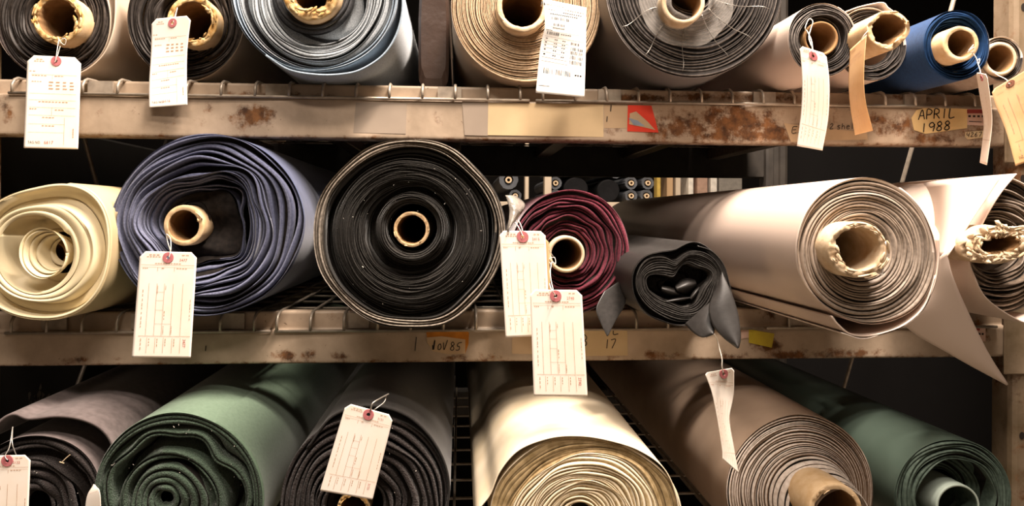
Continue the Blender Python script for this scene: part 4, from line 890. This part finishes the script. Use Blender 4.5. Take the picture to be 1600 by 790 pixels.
# T11
y = b3.Y - .06
t = Tag('tilted white tag stamped 3131 on the black wool roll in the bottom row', P3([(541, 629), (500, 766)], y), P3([(615, 649), (582, 780)], y), clip=.1, hole=(.5, .06)); t.ring(ro=.0075); formB(t, '3131')
string(t, [(579, 641, y - .003), (582, 630, y - .002), (594, 622, y + .01), (607, 615, y + .03)], r=.0011, m=m_swire, name='tie_wire')
string(t, [(579, 643, y + .003), (590, 636, y + .01), (600, 628, y + .02), (604, 618, y + .03)], r=.0009, m=m_swire, name='tie_wire')
# T12
y = b1.Y - .06
t = Tag('white tag stamped 3132 at the bottom left corner', P3([(-42, 712), (-48, 860)], y), P3([(48, 710), (42, 860)], y), clip=.1, hole=(.6, .055)); t.ring(ro=.0082); formB(t, '3132', both=False)
string(t, [(12, 719, y - .003), (8, 712, y - .001), (14, 700, y + .01), (17, 686, y + .02), (20, 666, y + .03), (19, 690, y + .02), (22, 702, y + .012), (26, 712, y + .004)], r=.0008, m=m_swire, name='tie_wire')
# T13
y = m5.Y - .05
t = Tag('twisted curling white tag below the charcoal roll', [(1101, 582, y - .01), (1112, 612, y - .004), (1120, 650, y), (1128, 700, y + .004), (1129, 716, y + .004)], [(1147, 574, y + .03), (1146, 620, y + .04), (1140, 655, y + .03), (1147, 700, y + .03), (1154, 739, y + .03)], clip=.08, hole=(.62, .04)); t.ring(ro=.0065); formB(t, None)
string(t, [(1130, 582, y + .008), (1128, 572, y + .006), (1128, 560, y + .01), (1124, 544, y + .02), (1120, 530, y + .02), (1116, 522, y + .01)], r=.0008)
# T14
y = b1.Y - .04
t = Tag('small cream tag corner poking up between the bottom left rolls', [(146, 756, y), (134, 784, y), (132, 860, y)], [(149, 757, y), (157, 776, y - .01), (158, 860, y - .01)], clip=0, hole=None); t.print_(dash(.2, .9, .35, .006, 5))
string(t, [(147, 770, y - .004), (148, 762, y), (155, 766, y + .01), (150, 772, y)], r=.0007)

# ================================================================= papers and writing stuck on the beams
p_tan = mat('masking_paper', '#c9b089', .8, .2, var=.12, vs=20); p_tan2 = mat('aged_tape', '#b89d7c', .75, .25, var=.15, vs=20); p_grey = mat('grey_tape', '#9a8a7a', .6, .3, var=.1, vs=20)
p_red = mat('red_tape', '#d23c26', .6, .3, var=.12, vs=60); p_org = mat('orange_sticker', '#b9731f', .7, .25, var=.3, vs=50); p_yel = mat('yellow_tape', '#c2ac2c', .4, .4, var=.2, vs=40); p_bl = mat('blue_grey_patch', '#8b94a0', .7, .3)
p_pnk = mat('pale_sticker', '#c9a898', .7, .3, var=.1, vs=40); p_mrn = mat('maroon_print', '#8c3a36', .7, .3)
d = lambda n, p, m, o=0, t=bt, lab=None: decal(n, p, YB - .0004 - o, m, t, lab=lab)
d('blank_paper_label', [(763, 160), (943, 163), (943, 214), (762, 211)], p_tan, lab='large blank beige paper label')
d('grey_tape_patch', [(722, 158), (763, 159), (762, 212), (726, 211)], p_grey)
d('tape_patch', [(556, 160), (636, 160), (634, 209), (552, 207)], p_grey, lab='dull grey tape patch')
d('paper_label', [(944, 164), (981, 165), (983, 200), (944, 200)], p_tan2)
d('red_warning_tape', [(981, 164), (1018, 165), (1029, 207), (980, 205)], p_red, .0006, lab='torn red tape scrap')
d('tape_stripe', [(984, 177), (994, 174), (1012, 190), (1024, 203), (1012, 200), (983, 194)], p_tan2, .0012)
d('tape_stripe', [(982, 184), (996, 188), (1008, 197), (990, 195)], p_bl, .0016)
hand('handwritten_mark', 'l', 952, 174, 10, 5, 2, 0, YB - .0014, 1.6, m_ink, bt); hand('handwritten_mark', 'l', 946, 190, 8, 5, 2, 0, YB - .0014, 1.4, m_ink, bt)
d('tag_shaped_note', [(1424, 184), (1432, 172), (1446, 168), (1512, 170), (1511, 200), (1446, 209), (1428, 203)], mat('note_card', '#d8b982', .75, .2, var=.12, vs=25), .0004, lab='tan card note handwritten APRIL 1988')
hand('handwriting', 'APRIL', 1435, 187, 15, 9.5, 2.2, -.06, YB - .0022, 1.7, m_ink, bt)
hand('handwriting', '1988', 1438, 207, 14, 10, 2.2, -.10, YB - .0022, 1.7, m_ink, bt)
d('care_sticker', [(1510, 169), (1549, 169), (1549, 197), (1510, 195)], p_pnk)
d('sticker_print', [(1511, 171), (1546, 171), (1546, 177), (1511, 177)], p_mrn, .0005)
for x in (1513, 1520, 1527, 1534, 1541): d('sticker_print', [(x, 180), (x + 4, 180), (x + 4, 183), (x, 183)], m_ink, .0005)
d('sticker_print', [(1514, 189), (1534, 190), (1534, 191), (1514, 190)], m_ink, .0005)
d('number_note', [(1508, 206), (1546, 203), (1547, 213), (1512, 218), (1508, 214)], p_tan)
hand('handwriting', '42671', 1510, 214, 7, 5, 1.2, -.04, YB - .0016, .9, m_ink, bt)
d('shelf_note', [(1225, 192), (1236, 194), (1354, 207), (1356, 218), (1300, 219), (1236, 222)], p_tan2, lab='long tape note handwritten about shelves')
hand('handwriting', 'EX', 1237, 208, 10, 8, 1.5, -.05, YB - .0018, 1.1, m_ink, bt)
hand('handwriting', '2 shelves', 1296, 202, 9, 6, 1.2, -.02, YB - .0018, 1.0, m_ink, bt)
d('channel_plate', [(131, 131), (172, 131), (171, 152), (131, 150)], m_post, -.0222)
d = lambda n, p, m, o=0, t=bl, lab=None: decal(n, p, YB - .0004 - o, m, t, lab=lab)
d('orange_sticker', [(666, 517), (730, 516), (733, 520), (732, 537), (727, 552), (700, 552), (668, 536)], p_org, lab='torn orange sticker handwritten NOV 85')
d('torn_paper_layer', [(666, 527), (690, 525), (727, 530), (727, 552), (700, 553), (676, 548), (667, 534)], p_tan2, .0006)
hand('handwriting', 'NOV', 675, 546, 15, 6.8, 1.6, .0, YB - .002, 1.3, m_ink, bl)
hand('handwriting', '85', 703, 547, 13, 7, 1.6, 0, YB - .002, 1.3, m_ink, bl)
d('yellow_tape', [(1170, 514), (1210, 521), (1206, 543), (1170, 535)], p_yel, .0005, lab='torn translucent yellow tape')
d('paper_scrap', [(1158, 514), (1171, 513), (1171, 527), (1158, 529)], p_pnk)
d('paper_label', [(800, 522), (930, 520), (942, 522), (942, 556), (800, 552)], p_tan2)
d('paper_label', [(903, 512), (980, 514), (981, 555), (903, 556)], p_tan, .0005)
hand('handwriting', 'B', 908, 540, 17, 9, 2, 0, YB - .0018, 1.5, m_ink, bl)
hand('handwriting', 'L', 957, 522, 12, 9, 2, 0, YB - .0018, 1.4, m_ink, bl); hand('handwriting', '17', 944, 544, 14, 8, 1, 0, YB - .0018, 1.4, m_ink, bl)
d('care_sticker', [(1511, 510), (1540, 510), (1540, 533), (1516, 533)], p_pnk, 0, bl)
d('sticker_print', [(1517, 511), (1531, 511), (1531, 516), (1514, 516)], p_mrn, .0005)
for x in (1519, 1524, 1529, 1534): d('sticker_print', [(x, 520), (x + 3, 520), (x + 3, 523), (x, 523)], m_ink, .0005)
hand('painted_mark', 'l', 319, 548, 8, 5, 2, 0, YB - .0012, 1.6, m_ink, bl)
hand('painted_mark', 'I', 646, 548, 22, 5, 2, 0, YB - .0012, 1.4, m_dark, bl)

# clear plastic scrap right of the black roll
o = ruled('plastic_scrap', [(790, 305, m3.Y + .01), (796, 330, m3.Y), (792, 362, m3.Y - .01)], [(806, 306, m3.Y + .03), (820, 322, m3.Y + .02), (800, 350, m3.Y)], mat('cloudy_plastic', '#8d857c', .2, .6, var=.4, vs=60, bump=.6, bs=80, bd=.004), m3.t, bow=.01)

# ================================================================= behind the rack
m_card = mat('dark_grey_board', '#38342f', .8, .25, var=.15, vs=6); m_bgroll = mat('distant_grey_fabric', '#5b5d62', .85, .2, var=.2, vs=12); m_bgk = mat('distant_black_fabric', '#1c1b1c', .9, .1, var=.2)
m_post2 = mat('distant_post_paint', '#cbb9a2', .6, .3, var=.15, vs=8); m_yel2 = mat('distant_yellow_paint', '#b89a4a', .6, .3); m_box = mat('distant_carton', '#c3a17a', .85, .2, var=.15, vs=5); m_white = mat('distant_white_panel', '#e6ddd0', .7, .3)
def boardobj(label, poly, Y, m, th=.012):
    V = [at(x, y_, Y) for x, y_ in poly]; V += [v + np.array([0, th, 0]) for v in V]; n = len(poly)
    return tag_(mk('shade_board', V, [tuple(range(n)), tuple(range(2 * n - 1, n - 1, -1))] + [(i, i + n, (i + 1) % n + n, (i + 1) % n) for i in range(n)], m), label, 'board')
def zrow(z, x, Y):  # photo row of height z at column x on plane Y
    p0 = at(x, 0, Y)[2]; p1 = at(x, 100, Y)[2]; return (z - p0) / (p1 - p0) * 100
def dark_box(label, y0, y1, z0, z1, x1, m):
    b = MB(); b.box(x1 - .42, x1, y0, y1, z0, z1, .006); return tag_(b.build('dark_carton', m), label, 'carton')
xw = XL - pw - .02
dark_box('dark grey carton seen behind the ivory film roll, in the next bay', 1.44, 2.28, DL, CAMZ + .187, xw, m_card)
o = dark_box('dark grey carton with a pale scuff mark in the next bay at lower left', 1.40, 1.76, DB, DB + .35, xw, m_card)
b = MB(); rg = np.random.RandomState(5)
for k in range(30):
    c = (1.58 + rg.normal(0, .016), CAMZ - .385 + rg.normal(0, .013)); a = rg.uniform(0, 6.28, 7); a.sort(); q = rg.uniform(.002, .010, 7)
    b.add([(xw + .0008, c[0] + q[i] * math.cos(a[i]), c[1] + q[i] * math.sin(a[i])) for i in range(7)], [tuple(range(7))])
sc_ = b.build('scuff_mark', mat('scuff', '#7d7166', .8, .2, var=.3, vs=60), None)
sc_.parent = o; sc_.location = sc_.location - o.location

# black boards added to keep the back dark, standing on the floor close behind the rack, up to the middle beam
m_back = mat('black_shade_board', '#141211', .9, .1, var=.2, vs=5)
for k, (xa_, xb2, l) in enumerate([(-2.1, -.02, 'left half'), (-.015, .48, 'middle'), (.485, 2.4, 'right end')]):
    b = MB(); b.box(xa_, xb2, 2.70 + .03 * k, 2.712 + .03 * k, 0, LO['bot'] + .05, .003); tag_(b.build('shade_board', m_back), 'added black board darkening the space behind the bottom row of rolls, ' + l, 'board')
b = MB(); b.box(1.29, 2.4, 2.83, 2.85, 0, CAMZ + .45, .003); tag_(b.build('shade_board', m_back), 'added tall black board darkening the space behind the navy and long pale rolls', 'board')  # also added, to make the right end behind the rack dark

# far rack across the next aisle
YF = 4.3; kf = YF / F
zs = float(at(1000, 316, YF)[2])
def farbox(name, label, cat, x0, x1, y0, y1, Y, m, dep=.06, group=None):
    a = at(x0, y1, Y); c = at(x1, y0, Y); b = MB(); b.box(a[0], c[0], Y, Y + dep, a[2], c[2], .004)
    return tag_(b.build(name, m), label, cat, group)
b = MB(); xa = at(700, 316, YF)[0]; xb_ = at(1300, 316, YF)[0]; b.box(xa, xb_, YF - .02, YF + 1.0, zs - .05, zs, .004)
tag_(b.build('far_shelf', m_post2), 'far shelf under the distant pile of small rolls', 'shelf')
zt = float(at(1000, 258, YF)[2])
b = MB(); b.box(xa, float(at(1215, 258, YF)[0]), YF - .02, YF + .03, zt, zt + .09, .004); tag_(b.build('far_shelf_beam', m_post2), 'far pale beam above the distant pile of small rolls', 'shelf beam')
def farpost(label, px, wpx, m):
    p = at(px, 300, YF - .09); w_ = wpx * kf; b = MB(); b.box(p[0] - w_ / 2, p[0] + w_ / 2, YF - .10, YF - .03, 0, 2.6, .004); tag_(b.build('far_rack_post', m), label, 'rack post')
farpost('distant pale perforated post left of the distant small rolls', 823, 6, m_post2)
farpost('distant grey post beside the distant roll pile', 856, 11, m_post2)
farpost('distant yellow post right of the distant small rolls', 1029, 6, m_yel2)
def far_roll(px, py, rpx, label, m, group, hole=5.0, protomesh=[None]):
    c = at(px, py, YF - .02); t = thing('distant_fabric_roll', label, 'fabric roll', (c[0], c[1], c[2] - rpx * kf), group)
    n = 32; R = rpx * kf; th = [2 * math.pi * k / n for k in range(n)]; rg = rn(1); wob = [1 + .03 * math.sin(3 * a + rg.uniform(0, 6)) for a in th]
    rings = [(R, .9), (R, 0), (R * .97, -.004), (hole * kf * 1.5, 0), (hole * kf * 1.5, .05)]
    V = [(c[0] + q * w_ * math.cos(a), c[1] + y_, c[2] + q * w_ * math.sin(a)) for q, y_ in rings for a, w_ in zip(th, wob)]
    Fc = [(i * n + k, i * n + (k + 1) % n, (i + 1) * n + (k + 1) % n, (i + 1) * n + k) for i in range(4) for k in range(n)] + [tuple(range(n)), tuple(4 * n + k for k in range(n))]
    mk('wound_fabric', V, Fc, m, t)
    rings = [(hole * kf * .5, .06), (hole * kf * .5, -.012), (hole * kf, -.012), (hole * kf, .04)]
    V = [(c[0] + q * math.cos(a), c[1] + y_, c[2] + q * math.sin(a)) for q, y_ in rings for a in th]
    mk('core_ring', V, [(i * n + k, i * n + (k + 1) % n, (i + 1) * n + (k + 1) % n, (i + 1) * n + k) for i in range(3) for k in range(n)] + [tuple(range(n))], m_tubep, t)
G = 'distant grey rolls piled on the far shelf'
far_roll(794.6, 281, 15, 'distant large grey roll seen just right of the big black roll', m_bgroll, None)
for x, y_ in [(805, 306), (868, 306), (986, 306), (1010, 306), (868, 286), (986, 286), (1012, 286), (880, 266), (905, 266), (932, 267), (962, 269), (989, 266), (1012, 266)]:
    far_roll(x, y_, 9.9, 'distant small grey roll with a pale core ring in the far pile', m_bgroll, G, 4)
for x, y_, q, l in [(900, 296, 19.5, 'left of two black roll ends seen above the maroon roll'), (951, 298, 18, 'right of two black roll ends seen above the maroon roll')]:
    Yk = YF - .015; c = at(x, y_, Yk); n = 32; R = q * Yk / F
    V = [(c[0] + k_ * R * math.cos(2 * math.pi * k / n), c[1] + dy, c[2] + k_ * R * math.sin(2 * math.pi * k / n)) for k_, dy in ((1, .95), (1, .008), (.9, 0), (.3, .004)) for k in range(n)]
    tag_(mk('black_roll', V, [(i * n + k, i * n + (k + 1) % n, (i + 1) * n + (k + 1) % n, (i + 1) * n + k) for i in range(3) for k in range(n)] + [tuple(3 * n + k for k in range(n)), tuple(range(n))], m_bgk, smooth=False), l, 'fabric roll')
farbox('far_carton', 'distant tall brown carton right of the yellow post', 'carton', 1042, 1052, 262, 316, YF, m_box, .3)
farbox('far_carton', 'distant narrow tan carton between the brown carton and white panel', 'carton', 1056, 1064, 268, 316, YF, m_post2, .3)
farbox('far_carton', 'distant bright white box on the far shelf', 'box', 1076, 1084, 264, 316, YF, m_white, .2)
farbox('far_carton', 'distant pinkish carton right of the white panel', 'carton', 1090, 1106, 270, 316, YF, mat('distant_pink_carton', '#b3927f', .8, .2), .3)
farbox('far_carton', 'distant white box next to the wide grey carton', 'box', 1111, 1121, 262, 316, YF, m_white, .2)
farbox('far_carton', 'distant wide grey carton at the right end of the gap', 'carton', 1124, 1160, 272, 316, YF, mat('distant_grey_carton', '#8c857c', .8, .2), .3)
b = MB(); z_ = float(at(490, 505, YF)[2]); b.box(float(at(300, 505, YF)[0]), float(at(832, 505, YF)[0]), YF - .031, YF + 1, z_ - .05, z_, .004)
tag_(b.build('far_shelf', m_post2), 'lower far shelf seen in the slit between the slate blue and black rolls', 'shelf')
farbox('far_carton', 'distant white box added for the bright patch in the slit between the slate blue and black rolls', 'box', 420, 556, 468, 505, YF, m_white, .3)  # white box added where only a bright patch shows through
